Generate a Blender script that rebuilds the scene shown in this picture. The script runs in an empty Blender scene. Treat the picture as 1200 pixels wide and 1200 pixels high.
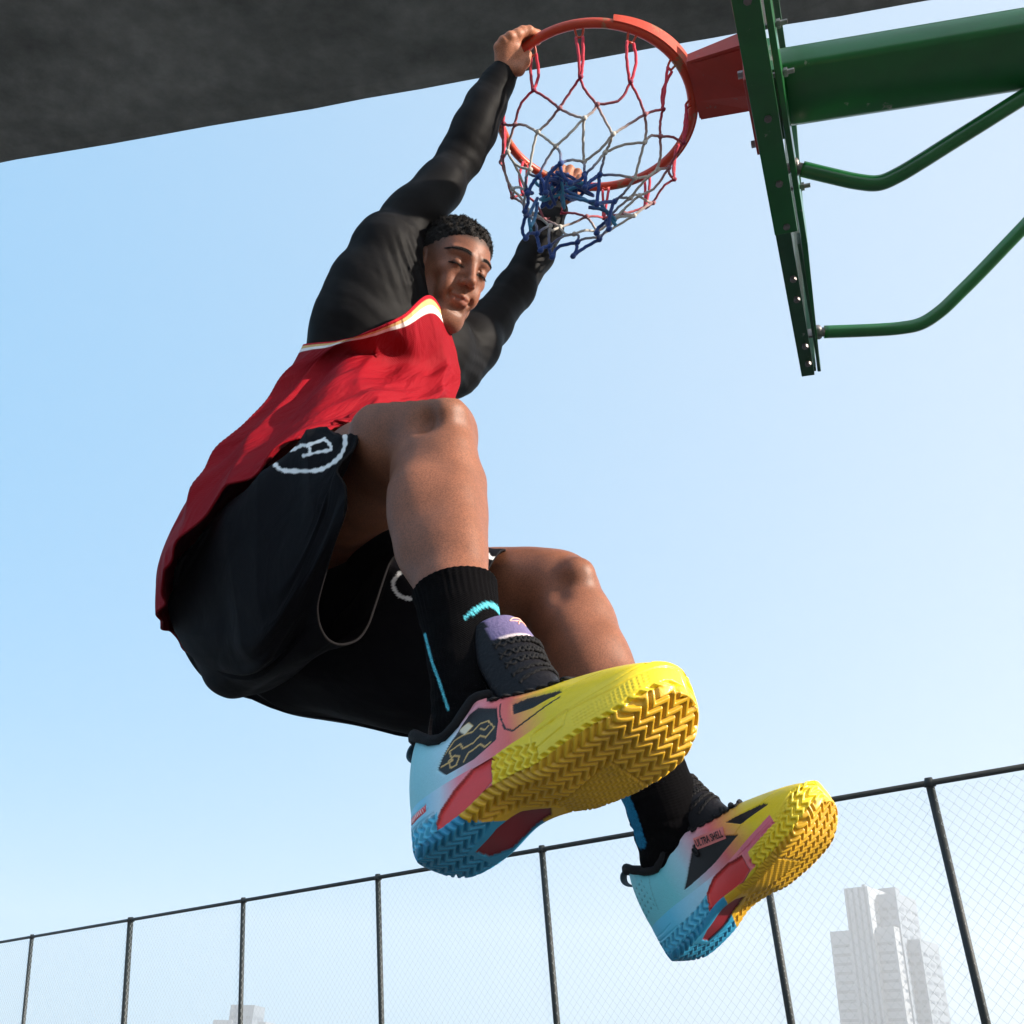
import bpy, bmesh, math, random
import numpy as np
from mathutils import Vector, Matrix
# ------------------------------------------------------------------ camera, sky, sun, exposure
S = bpy.context.scene
COL = S.collection
F = 1200.0                                    # focal length in pixels of the 1200 px photograph
PITCH, ROLL = math.radians(30), math.radians(-2.0)
cp, sp, cr, sr = math.cos(PITCH), math.sin(PITCH), math.cos(ROLL), math.sin(ROLL)
M = np.array([[cr, -sr, 0], [sr, cr, 0], [0, 0, 1]]) @ np.array([[1, 0, 0], [0, -sp, cp], [0, cp, sp]])
CAM = np.array([0.0, 0.0, 1.40])
cd = bpy.data.cameras.new("camera"); cam = bpy.data.objects.new("camera", cd); COL.objects.link(cam)
cd.sensor_width = 36; cd.lens = 36; cd.clip_start = 0.05; cd.clip_end = 5000
mw = Matrix.Identity(4)
for i in range(3):
    mw[i][0], mw[i][1], mw[i][2], mw[i][3] = M[0][i], M[1][i], -M[2][i], CAM[i]
cam.matrix_world = mw
S.camera = cam
def C2W(c):                                   # (right, up, forward) -> world
    return np.asarray(c, float) @ M + CAM
def P(u, v, d):                               # a point of the place, from a sight line and a distance
    return np.array([(u - 600) / F * d, (600 - v) / F * d, d])
def W(u, v, d): return C2W(P(u, v, d))
SUNC = np.array([0.84, 0.46, -0.06]); SUNC /= np.linalg.norm(SUNC)
SUN = SUNC @ M
sun_el = math.asin(SUN[2]); sun_az = math.atan2(SUN[0], SUN[1])
sd = bpy.data.lights.new("sun", 'SUN'); so = bpy.data.objects.new("sun", sd); COL.objects.link(so)
sd.energy = 5.0; sd.angle = math.radians(0.53); sd.color = (1.0, 0.90, 0.77)
so.rotation_euler = Vector(-SUN).to_track_quat('-Z', 'Y').to_euler()
so.location = (6, -4, 12)
VEIL = [(.45, .40, .06), (.69, .21, .04), (.93, .03, .00)]   # r, g, b: level, towards the sun, towards the zenith
wd = bpy.data.worlds.new("World"); S.world = wd; wd.use_nodes = True
nt = wd.node_tree; nt.nodes.clear()
sk = nt.nodes.new('ShaderNodeTexSky'); sk.sky_type = 'NISHITA'; sk.sun_disc = False
sk.sun_elevation = sun_el; sk.sun_rotation = sun_az
sk.air_density = 1.0; sk.dust_density = 0.6; sk.ozone_density = 1.0; sk.altitude = 0
# a thin bright veil over the blue sky: paler towards the sun and towards the horizon
bg = nt.nodes.new('ShaderNodeBackground'); bg.inputs['Strength'].default_value = 0.15
wo = nt.nodes.new('ShaderNodeOutputWorld')
tcw = nt.nodes.new('ShaderNodeTexCoord')
def dotn(vec):
    n = nt.nodes.new('ShaderNodeVectorMath'); n.operation = 'DOT_PRODUCT'; nt.links.new(tcw.outputs['Generated'], n.inputs[0]); n.inputs[1].default_value = vec; return n.outputs['Value']
KV = 1 / (0.15 * 2.3)
def chan(a, b, c):
    v = [b * SUN[0], b * SUN[1], b * SUN[2] - c]
    n = nt.nodes.new('ShaderNodeMath'); n.operation = 'ADD'; n.use_clamp = False; nt.links.new(dotn([q * KV for q in v]), n.inputs[0]); n.inputs[1].default_value = a * KV
    m = nt.nodes.new('ShaderNodeMath'); m.operation = 'MAXIMUM'; nt.links.new(n.outputs[0], m.inputs[0]); m.inputs[1].default_value = 0.05; return m.outputs[0]
cc = nt.nodes.new('ShaderNodeCombineColor')
for i, q in enumerate(VEIL): nt.links.new(chan(*q), cc.inputs[i])
mxw = nt.nodes.new('ShaderNodeMix'); mxw.data_type = 'RGBA'; mxw.inputs[0].default_value = 0.92
nt.links.new(sk.outputs[0], mxw.inputs[6]); nt.links.new(cc.outputs[0], mxw.inputs[7])
nt.links.new(mxw.outputs[2], bg.inputs['Color']); nt.links.new(bg.outputs[0], wo.inputs['Surface'])
S.view_settings.view_transform = 'Standard'; S.view_settings.look = 'None'
S.view_settings.exposure = 1.2; S.view_settings.gamma = 1.0; S.view_settings.use_curve_mapping = False
S.cycles.use_denoising = True
S.cycles.max_bounces = 6; S.cycles.volume_bounces = 4
RNG = np.random.default_rng(7); random.seed(7)

# ------------------------------------------------------------------ helpers
def lin(c):
    c = np.asarray(c, float)
    if c.max() > 1.001: c = c / 255.0
    return np.where(c <= 0.04045, c / 12.92, ((c + 0.055) / 1.055) ** 2.4)
def smoothstep(a, b, x):
    t = np.clip((x - a) / (b - a), 0, 1); return t * t * (3 - 2 * t)
def hash3(i, j, k, seed):
    n = (i.astype(np.int64) * 374761393 + j.astype(np.int64) * 668265263 + k.astype(np.int64) * 2147483647 + seed * 1274126177) & 0x7fffffff
    n = ((n ^ (n >> 13)) * 1274126177) & 0x7fffffff
    n = (n ^ (n >> 16)) & 0xffff
    return n / 65535.0
def vnoise(p, seed=0):                        # value noise, -1..1
    p = np.asarray(p, float); f = np.floor(p); t = p - f; t = t * t * (3 - 2 * t); i = f.astype(np.int64)
    r = 0
    for a in (0, 1):
        for b in (0, 1):
            for c in (0, 1):
                w = (t[..., 0] if a else 1 - t[..., 0]) * (t[..., 1] if b else 1 - t[..., 1]) * (t[..., 2] if c else 1 - t[..., 2])
                r = r + w * hash3(i[..., 0] + a, i[..., 1] + b, i[..., 2] + c, seed)
    return r * 2 - 1
def tag(o, label=None, cat=None, group=None, kind=None):
    if label: o['label'] = label
    if cat: o['category'] = cat
    if group: o['group'] = group
    if kind: o['kind'] = kind
    return o
def empty(name, loc, label=None, cat=None, group=None):
    o = bpy.data.objects.new(name, None); COL.objects.link(o); o.location = Vector(loc); o.empty_display_size = 0.1
    return tag(o, label, cat, group)
def world_loc(o):
    p = Vector((0, 0, 0))
    while o: p = p + o.location; o = o.parent
    return p
def mk(name, verts, faces, mat, parent=None, col=None, uv=None, smooth=True, mats=None, fmat=None, recalc=True):
    """one mesh object; verts in world space; col = per-vertex linear colour; uv = per-vertex uv"""
    verts = np.asarray(verts, float)
    off = np.array(world_loc(parent)) if parent else np.zeros(3)
    me = bpy.data.meshes.new(name)
    if not isinstance(faces, list): faces = np.asarray(faces).tolist()
    me.from_pydata((verts - off).tolist(), [], faces)
    if smooth: me.polygons.foreach_set('use_smooth', [True] * len(me.polygons))
    if col is not None:
        a = me.color_attributes.new('pattern', 'FLOAT_COLOR', 'POINT')
        c4 = np.ones((len(verts), 4), np.float32); c4[:, :3] = col
        a.data.foreach_set('color', c4.ravel())
    if uv is not None:
        l = me.uv_layers.new(name='UVMap')
        idx = np.zeros(len(me.loops), np.int32); me.loops.foreach_get('vertex_index', idx)
        l.data.foreach_set('uv', np.asarray(uv, np.float32)[idx].ravel())
    for m_ in (mats or [mat]): me.materials.append(m_)
    if fmat is not None: me.polygons.foreach_set('material_index', fmat)
    if recalc:
        bm = bmesh.new(); bm.from_mesh(me); bmesh.ops.recalc_face_normals(bm, faces=bm.faces[:]); bm.to_mesh(me); bm.free()
    me.update()
    o = bpy.data.objects.new(name, me); COL.objects.link(o)
    if parent: o.parent = parent
    return o
class MB:                                     # collects pieces of ONE part
    def __init__(s): s.v = []; s.f = []; s.c = []; s.n = 0
    def add(s, v, f, c=None):
        v = np.asarray(v, float); s.v.append(v); s.f += [[i + s.n for i in q] for q in (f if isinstance(f, list) else np.asarray(f).tolist())]
        s.c.append(np.tile(c, (len(v), 1)) if (c is not None and np.ndim(c) == 1) else (np.zeros((len(v), 3)) if c is None else c))
        s.n += len(v); return s
    def build(s, name, mat, parent=None, smooth=True, color=False):
        return mk(name, np.concatenate(s.v), s.f, mat, parent, col=np.concatenate(s.c) if color else None, smooth=smooth)
def unit(a): a = np.asarray(a, float); return a / np.linalg.norm(a)
def tube(pts, r, n=8, cap=True, closed=False):
    pts = np.asarray(pts, float); k = len(pts); r = np.broadcast_to(np.asarray(r, float), (k,))
    if closed: tg = np.roll(pts, -1, 0) - np.roll(pts, 1, 0)
    else: tg = np.gradient(pts, axis=0)
    tg = tg / np.maximum(np.linalg.norm(tg, axis=1, keepdims=True), 1e-9)
    nrm = np.cross(tg[0], [0.31, 0.52, 0.79]); nrm = unit(nrm); V = []
    a = np.arange(n) / n * 2 * np.pi
    for i in range(k):
        nrm = nrm - tg[i] * (nrm @ tg[i]); nrm = unit(nrm); b = np.cross(tg[i], nrm)
        V.append(pts[i] + r[i] * (np.cos(a)[:, None] * nrm + np.sin(a)[:, None] * b))
    V = np.concatenate(V); Fc = []
    for i in range(k if closed else k - 1):
        j = (i + 1) % k
        for q in range(n):
            q2 = (q + 1) % n; Fc.append([i * n + q, i * n + q2, j * n + q2, j * n + q])
    if cap and not closed: Fc.append(list(range(n))[::-1]); Fc.append([(k - 1) * n + q for q in range(n)])
    return V, Fc
def obox(c, ax, ay, az, bev=0.0):             # box from a centre and three half-axis vectors, edges chamfered
    c, ax, ay, az = [np.asarray(q, float) for q in (c, ax, ay, az)]
    bm = bmesh.new(); bmesh.ops.create_cube(bm, size=2.0)
    L = np.array([np.linalg.norm(ax), np.linalg.norm(ay), np.linalg.norm(az)])
    for v in bm.verts: v.co = Vector(np.array(v.co) * L)
    if bev > 0: bmesh.ops.bevel(bm, geom=bm.edges[:], offset=min(bev, L.min() * .9), segments=2, affect='EDGES', profile=0.5)
    V = np.array([v.co[:] for v in bm.verts]); bm.verts.index_update(); Fc = [[v.index for v in f.verts] for f in bm.faces]; bm.free()
    V = c + V[:, :1] * (ax / L[0]) + V[:, 1:2] * (ay / L[1]) + V[:, 2:3] * (az / L[2])
    return V, Fc
def cyl(a, b, r, n=14, r2=None):
    return tube(np.array([a, b], float), np.array([r, r if r2 is None else r2]), n)
def spline(pts, n, closed=False):             # Catmull-Rom through points, n samples
    pts = np.asarray(pts, float); k = len(pts)
    t = np.linspace(0, k if closed else k - 1, n, endpoint=not closed); i = np.floor(t).astype(int); i = np.minimum(i, (k if closed else k - 1) - 1); f = (t - i)[:, None]
    g = (lambda j: pts[j % k]) if closed else (lambda j: pts[np.clip(j, 0, k - 1)])
    p0, p1, p2, p3 = g(i - 1), g(i), g(i + 1), g(i + 2)
    return 0.5 * (2 * p1 + (p2 - p0) * f + (2 * p0 - 5 * p1 + 4 * p2 - p3) * f ** 2 + (3 * p1 - p0 - 3 * p2 + p3) * f ** 3)
def grid_faces(nr, nc, closed=True):
    i = np.arange(nr - 1)[:, None]; j = np.arange(nc if closed else nc - 1)[None]; j2 = (j + 1) % nc
    return np.stack([i * nc + j, i * nc + j2, (i + 1) * nc + j2, (i + 1) * nc + j], -1).reshape(-1, 4)
def grid_normals(G):                          # G (nr,nc,3) closed in nc
    a = np.gradient(G, axis=0); b = np.roll(G, -1, 1) - np.roll(G, 1, 1); n = np.cross(a, b)
    return n / np.maximum(np.linalg.norm(n, axis=-1, keepdims=True), 1e-12)

# ---- signed-distance modelling, meshed with surface nets
class SDF:
    def __init__(s, lo, hi, h):
        s.lo = np.asarray(lo, float); s.h = h; s.n = np.ceil((np.asarray(hi) - s.lo) / h).astype(int) + 1
        s.F = np.full(s.n, 0.08, np.float32)
    def box(s, lo, hi):
        a = np.clip(np.floor((lo - s.lo) / s.h).astype(int), 0, s.n); b = np.clip(np.ceil((hi - s.lo) / s.h).astype(int) + 1, 0, s.n)
        sl = tuple(slice(x, y) for x, y in zip(a, b))
        g = np.meshgrid(*[s.lo[i] + s.h * np.arange(a[i], b[i]) for i in range(3)], indexing='ij')
        return sl, np.stack(g, -1)
    def comb(s, sl, d, k, sub=False):
        A = s.F[sl]
        if sub: d = -d; h = np.clip(0.5 - 0.5 * (A - d) / k, 0, 1); s.F[sl] = A + (d - A) * h + k * h * (1 - h)
        else: h = np.clip(0.5 + 0.5 * (A - d) / k, 0, 1); s.F[sl] = A + (d - A) * h - k * h * (1 - h)
    def cone(s, a, b, ra, rb, k=0.02, sub=False):
        a, b = np.asarray(a, float), np.asarray(b, float); m = max(ra, rb) + k + 0.03
        sl, X = s.box(np.minimum(a, b) - m, np.maximum(a, b) + m)
        if X.size == 0: return s
        ab = b - a; t = np.clip(((X - a) @ ab) / max(ab @ ab, 1e-12), 0, 1)
        d = np.linalg.norm(X - a - t[..., None] * ab, axis=-1) - (ra + (rb - ra) * t)
        s.comb(sl, d, k, sub); return s
    def chain(s, pts, rr, k=0.02):
        for i in range(len(pts) - 1): s.cone(pts[i], pts[i + 1], rr[i], rr[i + 1], k)
        return s
    def ell(s, c, r, R=None, k=0.02, sub=False):   # R rows = local axes
        c = np.asarray(c, float); r = np.asarray(r, float) * np.ones(3); m = r.max() + k + 0.03
        sl, X = s.box(c - m, c + m)
        if X.size == 0: return s
        q = X - c
        if R is not None: q = q @ np.asarray(R).T
        k0 = np.linalg.norm(q / r, axis=-1); k1 = np.linalg.norm(q / (r * r), axis=-1)
        d = k0 * (k0 - 1.0) / np.maximum(k1, 1e-9)
        d = np.where(k0 < 1e-4, -r.min(), d)
        s.comb(sl, d, k, sub); return s
    def pts(s): return np.stack(np.meshgrid(*[s.lo[i] + s.h * np.arange(s.n[i]) for i in range(3)], indexing='ij'), -1)
    def mesh(s, smooth=1):
        Fv = s.F; neg = Fv < 0; c = [slice(None, -1), slice(1, None)]
        cnt = np.zeros(np.array(Fv.shape) - 1, np.int8)
        for a in (0, 1):
            for b in (0, 1):
                for d in (0, 1): cnt += neg[c[a], c[b], c[d]]
        act = (cnt > 0) & (cnt < 8); ids = np.full(act.shape, -1, np.int64); I = np.argwhere(act); ids[act] = np.arange(len(I))
        acc = np.zeros((len(I), 3)); num = np.zeros(len(I)); cor = {}
        for a in (0, 1):
            for b in (0, 1):
                for d in (0, 1): cor[(a, b, d)] = Fv[I[:, 0] + a, I[:, 1] + b, I[:, 2] + d].astype(float)
        for ax in range(3):
            for u in (0, 1):
                for w in (0, 1):
                    o = [0, 0, 0]; e = [(ax + 1) % 3, (ax + 2) % 3]; o[e[0]] = u; o[e[1]] = w; p = tuple(o); o[ax] = 1; q = tuple(o)
                    f0, f1 = cor[p], cor[q]; m = (f0 < 0) != (f1 < 0); t = np.where(m, f0 / np.where(np.abs(f0 - f1) < 1e-12, 1, f0 - f1), 0)
                    pos = np.tile(np.array(p, float), (len(I), 1)); pos[:, ax] += t
                    acc += pos * m[:, None]; num += m
        V = (I + acc / np.maximum(num, 1)[:, None]) * s.h + s.lo
        Q = []
        for ax in range(3):
            e = [(ax + 1) % 3, (ax + 2) % 3]; sl0 = [slice(None)] * 3; sl1 = [slice(None)] * 3
            sl0[ax] = slice(None, -1); sl1[ax] = slice(1, None); ch = neg[tuple(sl0)] != neg[tuple(sl1)]
            E = np.argwhere(ch); ok = (E[:, e[0]] > 0) & (E[:, e[1]] > 0) & (E[:, e[0]] < Fv.shape[e[0]] - 1) & (E[:, e[1]] < Fv.shape[e[1]] - 1); E = E[ok]
            fl = neg[E[:, 0], E[:, 1], E[:, 2]]; q = []
            for du, dv in ((-1, -1), (0, -1), (0, 0), (-1, 0)):
                o = E.copy(); o[:, e[0]] += du; o[:, e[1]] += dv; q.append(ids[o[:, 0], o[:, 1], o[:, 2]])
            q = np.stack(q, 1); q[~fl] = q[~fl][:, ::-1]; Q.append(q)
        Q = np.concatenate(Q)
        for _ in range(smooth):                    # light smoothing of the net
            A = np.zeros_like(V); n = np.zeros(len(V))
            for i in range(4):
                a, b = Q[:, i], Q[:, (i + 1) % 4]
                np.add.at(A, a, V[b]); np.add.at(n, a, 1); np.add.at(A, b, V[a]); np.add.at(n, b, 1)
            V = V * 0.5 + 0.5 * A / np.maximum(n, 1)[:, None]
        return V, Q

# ---- materials
def nodemat(name):
    m = bpy.data.materials.new(name); m.use_nodes = True
    return m, m.node_tree, m.node_tree.nodes['Principled BSDF']
def mat(name, col=None, rough=0.6, attr=False, metal=0.0, spec=0.5, noise=None, bump=None, sss=0.0, sheen=0.0, coat=0.0, grain=None, vary=0.0, vscale=6.0, weave=None, crease=None, sssr=(0.012, 0.005, 0.003)):
    """procedural surface: colour (or painted 'pattern' attribute) with a noise variation and a noise bump"""
    m, t, b = nodemat(name); N, Lk = t.nodes, t.links
    tc = N.new('ShaderNodeTexCoord')
    if attr:
        a = N.new('ShaderNodeVertexColor'); a.layer_name = 'pattern'; src = a.outputs['Color']
    else:
        a = N.new('ShaderNodeRGB'); a.outputs[0].default_value = (*col, 1); src = a.outputs[0]
    if vary > 0:
        nz = N.new('ShaderNodeTexNoise'); nz.inputs['Scale'].default_value = vscale; nz.inputs['Detail'].default_value = 5
        Lk.new(tc.outputs['Object'], nz.inputs['Vector'])
        mr = N.new('ShaderNodeMapRange'); mr.inputs[1].default_value = .3; mr.inputs[2].default_value = .7; mr.inputs[3].default_value = 1 - vary; mr.inputs[4].default_value = 1 + vary
        Lk.new(nz.outputs[0], mr.inputs[0])
        mx = N.new('ShaderNodeVectorMath'); mx.operation = 'SCALE'; Lk.new(src, mx.inputs[0]); Lk.new(mr.outputs[0], mx.inputs['Scale']); src = mx.outputs[0]
    if grain:                                  # fine speckle: pores, short hairs
        ng = N.new('ShaderNodeTexNoise'); ng.inputs['Scale'].default_value = grain[0]; ng.inputs['Detail'].default_value = 3; Lk.new(tc.outputs['Object'], ng.inputs['Vector'])
        mg = N.new('ShaderNodeMapRange'); mg.inputs[1].default_value = .34; mg.inputs[2].default_value = .62; mg.inputs[3].default_value = 1 - grain[1]; mg.inputs[4].default_value = 1 + grain[1] * .45; Lk.new(ng.outputs[0], mg.inputs[0])
        mx2 = N.new('ShaderNodeVectorMath'); mx2.operation = 'SCALE'; Lk.new(src, mx2.inputs[0]); Lk.new(mg.outputs[0], mx2.inputs['Scale']); src = mx2.outputs[0]
    Lk.new(src, b.inputs['Base Color'])
    b.inputs['Roughness'].default_value = rough; b.inputs['Metallic'].default_value = metal; b.inputs['Specular IOR Level'].default_value = spec
    b.inputs['Subsurface Weight'].default_value = sss; b.inputs['Subsurface Radius'].default_value = sssr; b.inputs['Subsurface Scale'].default_value = 1.0
    b.inputs['Sheen Weight'].default_value = sheen; b.inputs['Coat Weight'].default_value = coat; b.inputs['Coat Roughness'].default_value = 0.15
    h = None
    if bump:
        nb = N.new('ShaderNodeTexNoise'); nb.inputs['Scale'].default_value = bump[0]; nb.inputs['Detail'].default_value = 4; Lk.new(tc.outputs['Object'], nb.inputs['Vector'])
        bp = N.new('ShaderNodeBump'); bp.inputs['Strength'].default_value = bump[1]; bp.inputs['Distance'].default_value = bump[2]; Lk.new(nb.outputs[0], bp.inputs['Height']); h = bp.outputs[0]
    if crease:                                 # soft creases running along the cloth, from the uv map
        mpc = N.new('ShaderNodeMapping'); mpc.inputs['Scale'].default_value = (crease[0], crease[1], 1); mpc.inputs['Rotation'].default_value = (0, 0, crease[4]); Lk.new(tc.outputs['UV'], mpc.inputs[0])
        nc = N.new('ShaderNodeTexNoise'); nc.inputs['Scale'].default_value = 1.0; nc.inputs['Detail'].default_value = 3; nc.inputs['Distortion'].default_value = .6; Lk.new(mpc.outputs[0], nc.inputs['Vector'])
        bp = N.new('ShaderNodeBump'); bp.inputs['Strength'].default_value = crease[2]; bp.inputs['Distance'].default_value = crease[3]; Lk.new(nc.outputs[0], bp.inputs['Height'])
        if h: Lk.new(h, bp.inputs['Normal'])
        h = bp.outputs[0]
    if weave:                                  # knitted / ribbed cloth from the uv map: (u scale, v scale, strength, distance)
        wv = []
        for comp, sc in ((0, weave[0]), (1, weave[1])):
            if not sc: continue
            sx = N.new('ShaderNodeSeparateXYZ'); Lk.new(tc.outputs['UV'], sx.inputs[0])
            ml = N.new('ShaderNodeMath'); ml.operation = 'MULTIPLY'; Lk.new(sx.outputs[comp], ml.inputs[0]); ml.inputs[1].default_value = sc
            sn = N.new('ShaderNodeMath'); sn.operation = 'SINE'; Lk.new(ml.outputs[0], sn.inputs[0]); wv.append(sn.outputs[0])
        o = wv[0]
        if len(wv) > 1:
            ad = N.new('ShaderNodeMath'); ad.operation = 'MULTIPLY'; Lk.new(wv[0], ad.inputs[0]); Lk.new(wv[1], ad.inputs[1]); o = ad.outputs[0]
        bp = N.new('ShaderNodeBump'); bp.inputs['Strength'].default_value = weave[2]; bp.inputs['Distance'].default_value = weave[3]; Lk.new(o, bp.inputs['Height'])
        if h: Lk.new(h, bp.inputs['Normal'])
        h = bp.outputs[0]
    if h: Lk.new(h, b.inputs['Normal'])
    return m
# ------------------------------------------------------------------ setting: ground, overpass, fence, far towers, haze
def concrete_mat():
    m, t, b = nodemat('grey_concrete'); N, Lk = t.nodes, t.links
    tc = N.new('ShaderNodeTexCoord'); out = None
    def noise(sc, det, vec): 
        n = N.new('ShaderNodeTexNoise'); n.inputs['Scale'].default_value = sc; n.inputs['Detail'].default_value = det; n.inputs['Roughness'].default_value = .62; Lk.new(vec, n.inputs['Vector']); return n.outputs[0]
    mp = N.new('ShaderNodeMapping'); mp.inputs['Scale'].default_value = (0.55, 1.0, 1.0); mp.inputs['Rotation'].default_value = (0, 0, .7); Lk.new(tc.outputs['Object'], mp.inputs[0])
    a = noise(1.5, 8, mp.outputs[0]); c = noise(5, 6, tc.outputs['Object'])
    r = N.new('ShaderNodeValToRGB'); r.color_ramp.elements[0].position = .30; r.color_ramp.elements[1].position = .72
    r.color_ramp.elements[0].color = (.11, .113, .106, 1); r.color_ramp.elements[1].color = (.255, .252, .240, 1); Lk.new(a, r.inputs[0])
    mx = N.new('ShaderNodeMix'); mx.data_type = 'RGBA'; mx.blend_type = 'OVERLAY'; mx.inputs[0].default_value = .5; Lk.new(r.outputs[0], mx.inputs[6]); Lk.new(c, mx.inputs[7])
    Lk.new(mx.outputs[2], b.inputs['Base Color']); b.inputs['Roughness'].default_value = .9
    bp = N.new('ShaderNodeBump'); bp.inputs['Strength'].default_value = .5; bp.inputs['Distance'].default_value = .03; Lk.new(c, bp.inputs['Height']); Lk.new(bp.outputs[0], b.inputs['Normal'])
    return m
m_conc = concrete_mat()
m_court = mat('court_coating', (.06, .066, .07), .85, vary=.25, vscale=.8, bump=(60, .3, .01))
gv = [(-2500, -2500, 0), (2500, -2500, 0), (2500, 2500, 0), (-2500, 2500, 0)]
tag(mk('ground', gv, [[0, 1, 2, 3]], m_court, smooth=False), kind='structure')

# overpass deck: its soffit edge follows a straight line high above the court
HD = 9.0
def on_height(u, v, H):
    w = P(u, v, 1.0) @ M; return CAM + w * ((H - CAM[2]) / w[2])
e1, e2 = on_height(0, 191, HD), on_height(1090, 0, HD)
ed = unit((e2 - e1) * [1, 1, 0]); nd = np.array([ed[1], -ed[0], 0]); 
if nd[1] > 0: nd = -nd                        # towards the camera side
DW = 3.3
def deck():
    mb = MB(); mid = (e1 + e2) / 2; L = 60
    prof = [(0, 0), (.05, -.0), (.12, .03), (DW - .12, .03), (DW, 0), (DW, 1.25), (DW - .3, 1.25), (DW - .3, .45), (.3, .45), (.3, 1.25), (0, 1.25)]
    n = 240; k = len(prof); V = []
    for i in range(n + 1):
        c = mid + ed * (-L + 2 * L * i / n); j = 0.006 * vnoise(np.array([i * .9, 3.1, 0]), 3) + (0.008 if i % 14 == 0 else 0)
        for q, (a, b) in enumerate(prof): V.append(c + nd * (a + (j if a < .06 else 0)) + np.array([0, 0, b + (j if a < .06 else 0)]))
    Fc = [[i * k + q, i * k + (q + 1) % k, (i + 1) * k + (q + 1) % k, (i + 1) * k + q] for i in range(n) for q in range(k)]
    mb.add(V, Fc)
    return mb
t_over = empty('overpass', ((e1 + e2) / 2 * [1, 1, 0]), 'dark grey concrete overpass deck crossing high above the basketball hoop', 'overpass')
o_ = deck().build('deck', m_conc, t_over, smooth=False)
mb = MB()
for s_ in (-34, 34):
    c = (e1 + e2) / 2 + ed * s_ + nd * DW * .5; mb = MB()
    mb.add(*tube([[c[0], c[1], -.2], [c[0], c[1], HD - 1.0]], .6, 20)); mb.add(*obox([c[0], c[1], HD - .5], ed * .9, nd * 1.4, np.array([0, 0, .52]), .05))
    mb.build('pier', m_conc, t_over, smooth=False)

# chain-link fence: posts placed along one straight run
HF = 4.6
tops = [(43, 1098), (150, 1077), (281, 1054), (440, 1027), (633, 994), (890, 953), (1090, 917)]
T = np.array([on_height(u, v, HF) for u, v in tops])
cx = T[:, :2].mean(0); uu, ss, vv = np.linalg.svd(T[:, :2] - cx); fd = vv[0]; fd = fd * np.sign(fd[0])
sp_ = np.sort((T[:, :2] - cx) @ fd)
m_post = mat('dark_green_paint', (.003, .008, .009), .6, vary=.3, vscale=20)
m_wire = mat('pale_galvanised_wire', (.36, .40, .42), .5, metal=0.0)
lean = math.radians(9); fn = np.array([fd[1], -fd[0]]); fn = fn * (-1 if fn[1] > 0 else 1)       # towards the court
def fpt(s, z): # a point of the leaning fence plane
    p = cx + fd * s + fn * (math.tan(lean) * (z - HF)); return np.array([p[0], p[1], z])
gap = np.diff(sp_)
step = gap[-1]
allp = [sp_[0] - 2 * gap[0], sp_[0] - gap[0]] + list(sp_) + [sp_[-1] + step, sp_[-1] + 2 * step]
LABF = ['first', 'second']
t_f = empty('chain_link_fence', fpt(sp_[3], 0) * [1, 1, 0], 'tall chain link fence of dark posts and pale wire behind the court', 'fence')
for i, s_ in enumerate(allp):
    r = .062 if i == 3 else .046
    mb = MB(); mb.add(*cyl(fpt(s_, -.1), fpt(s_, HF), r, 12)); mb.add(*cyl(fpt(s_, HF - .05), fpt(s_, HF + .045), r * 1.45, 12, r * .9)); mb.build('post', m_post, t_f)
mb = MB(); mb.add(*cyl(fpt(allp[0], HF - .01), fpt(allp[-1], HF - .01), .033, 10)); mb.build('top_rail', m_post, t_f)
mb = MB(); mb.add(*cyl(fpt(allp[0], .12), fpt(allp[-1], .12), .022, 10)); mb.build('bottom_rail', m_post, t_f)
def wires():
    """woven diamonds: every wire is a zigzag running up the fence"""
    p = .062; rw = .0021; V = []; Fc = []; n0 = 0
    s0, s1 = allp[0], allp[-1]; nw = int((s1 - s0) / p); nz = int((HF - .15) / (p / 1.0))
    z = .12 + np.arange(nz + 1) * p
    offs = np.array([(1, 0), (0, 1), (-1, 0), (0, -1)]) * rw
    fn3 = np.array([fn[0], fn[1], 0]); fd3 = np.array([fd[0], fd[1], 0])
    q = np.arange(nz)[:, None] * 4; a = np.arange(4)[None]; b = (a + 1) % 4
    base = np.stack([q + a, q + b, q + 4 + b, q + 4 + a], -1).reshape(-1, 4)
    zz = np.where(np.arange(nz + 1) % 2 == 0, -.5, .5) * p * 1.02
    for w in range(nw):
        s = s0 + (w + .5) * p + zz * (1 if w % 2 else -1)
        c = np.stack([cx[0] + fd[0] * s + fn[0] * math.tan(lean) * (z - HF), cx[1] + fd[1] * s + fn[1] * math.tan(lean) * (z - HF), z], 1) + fn3 * .028
        V.append((c[:, None] + offs[None, :, :1] * fd3 + offs[None, :, 1:] * fn3).reshape(-1, 3)); Fc.append(base + n0); n0 += (nz + 1) * 4
    return np.concatenate(V), np.concatenate(Fc)
v_, f_ = wires(); mk('wire_mesh', v_, f_, m_wire, t_f, recalc=False)

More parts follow.
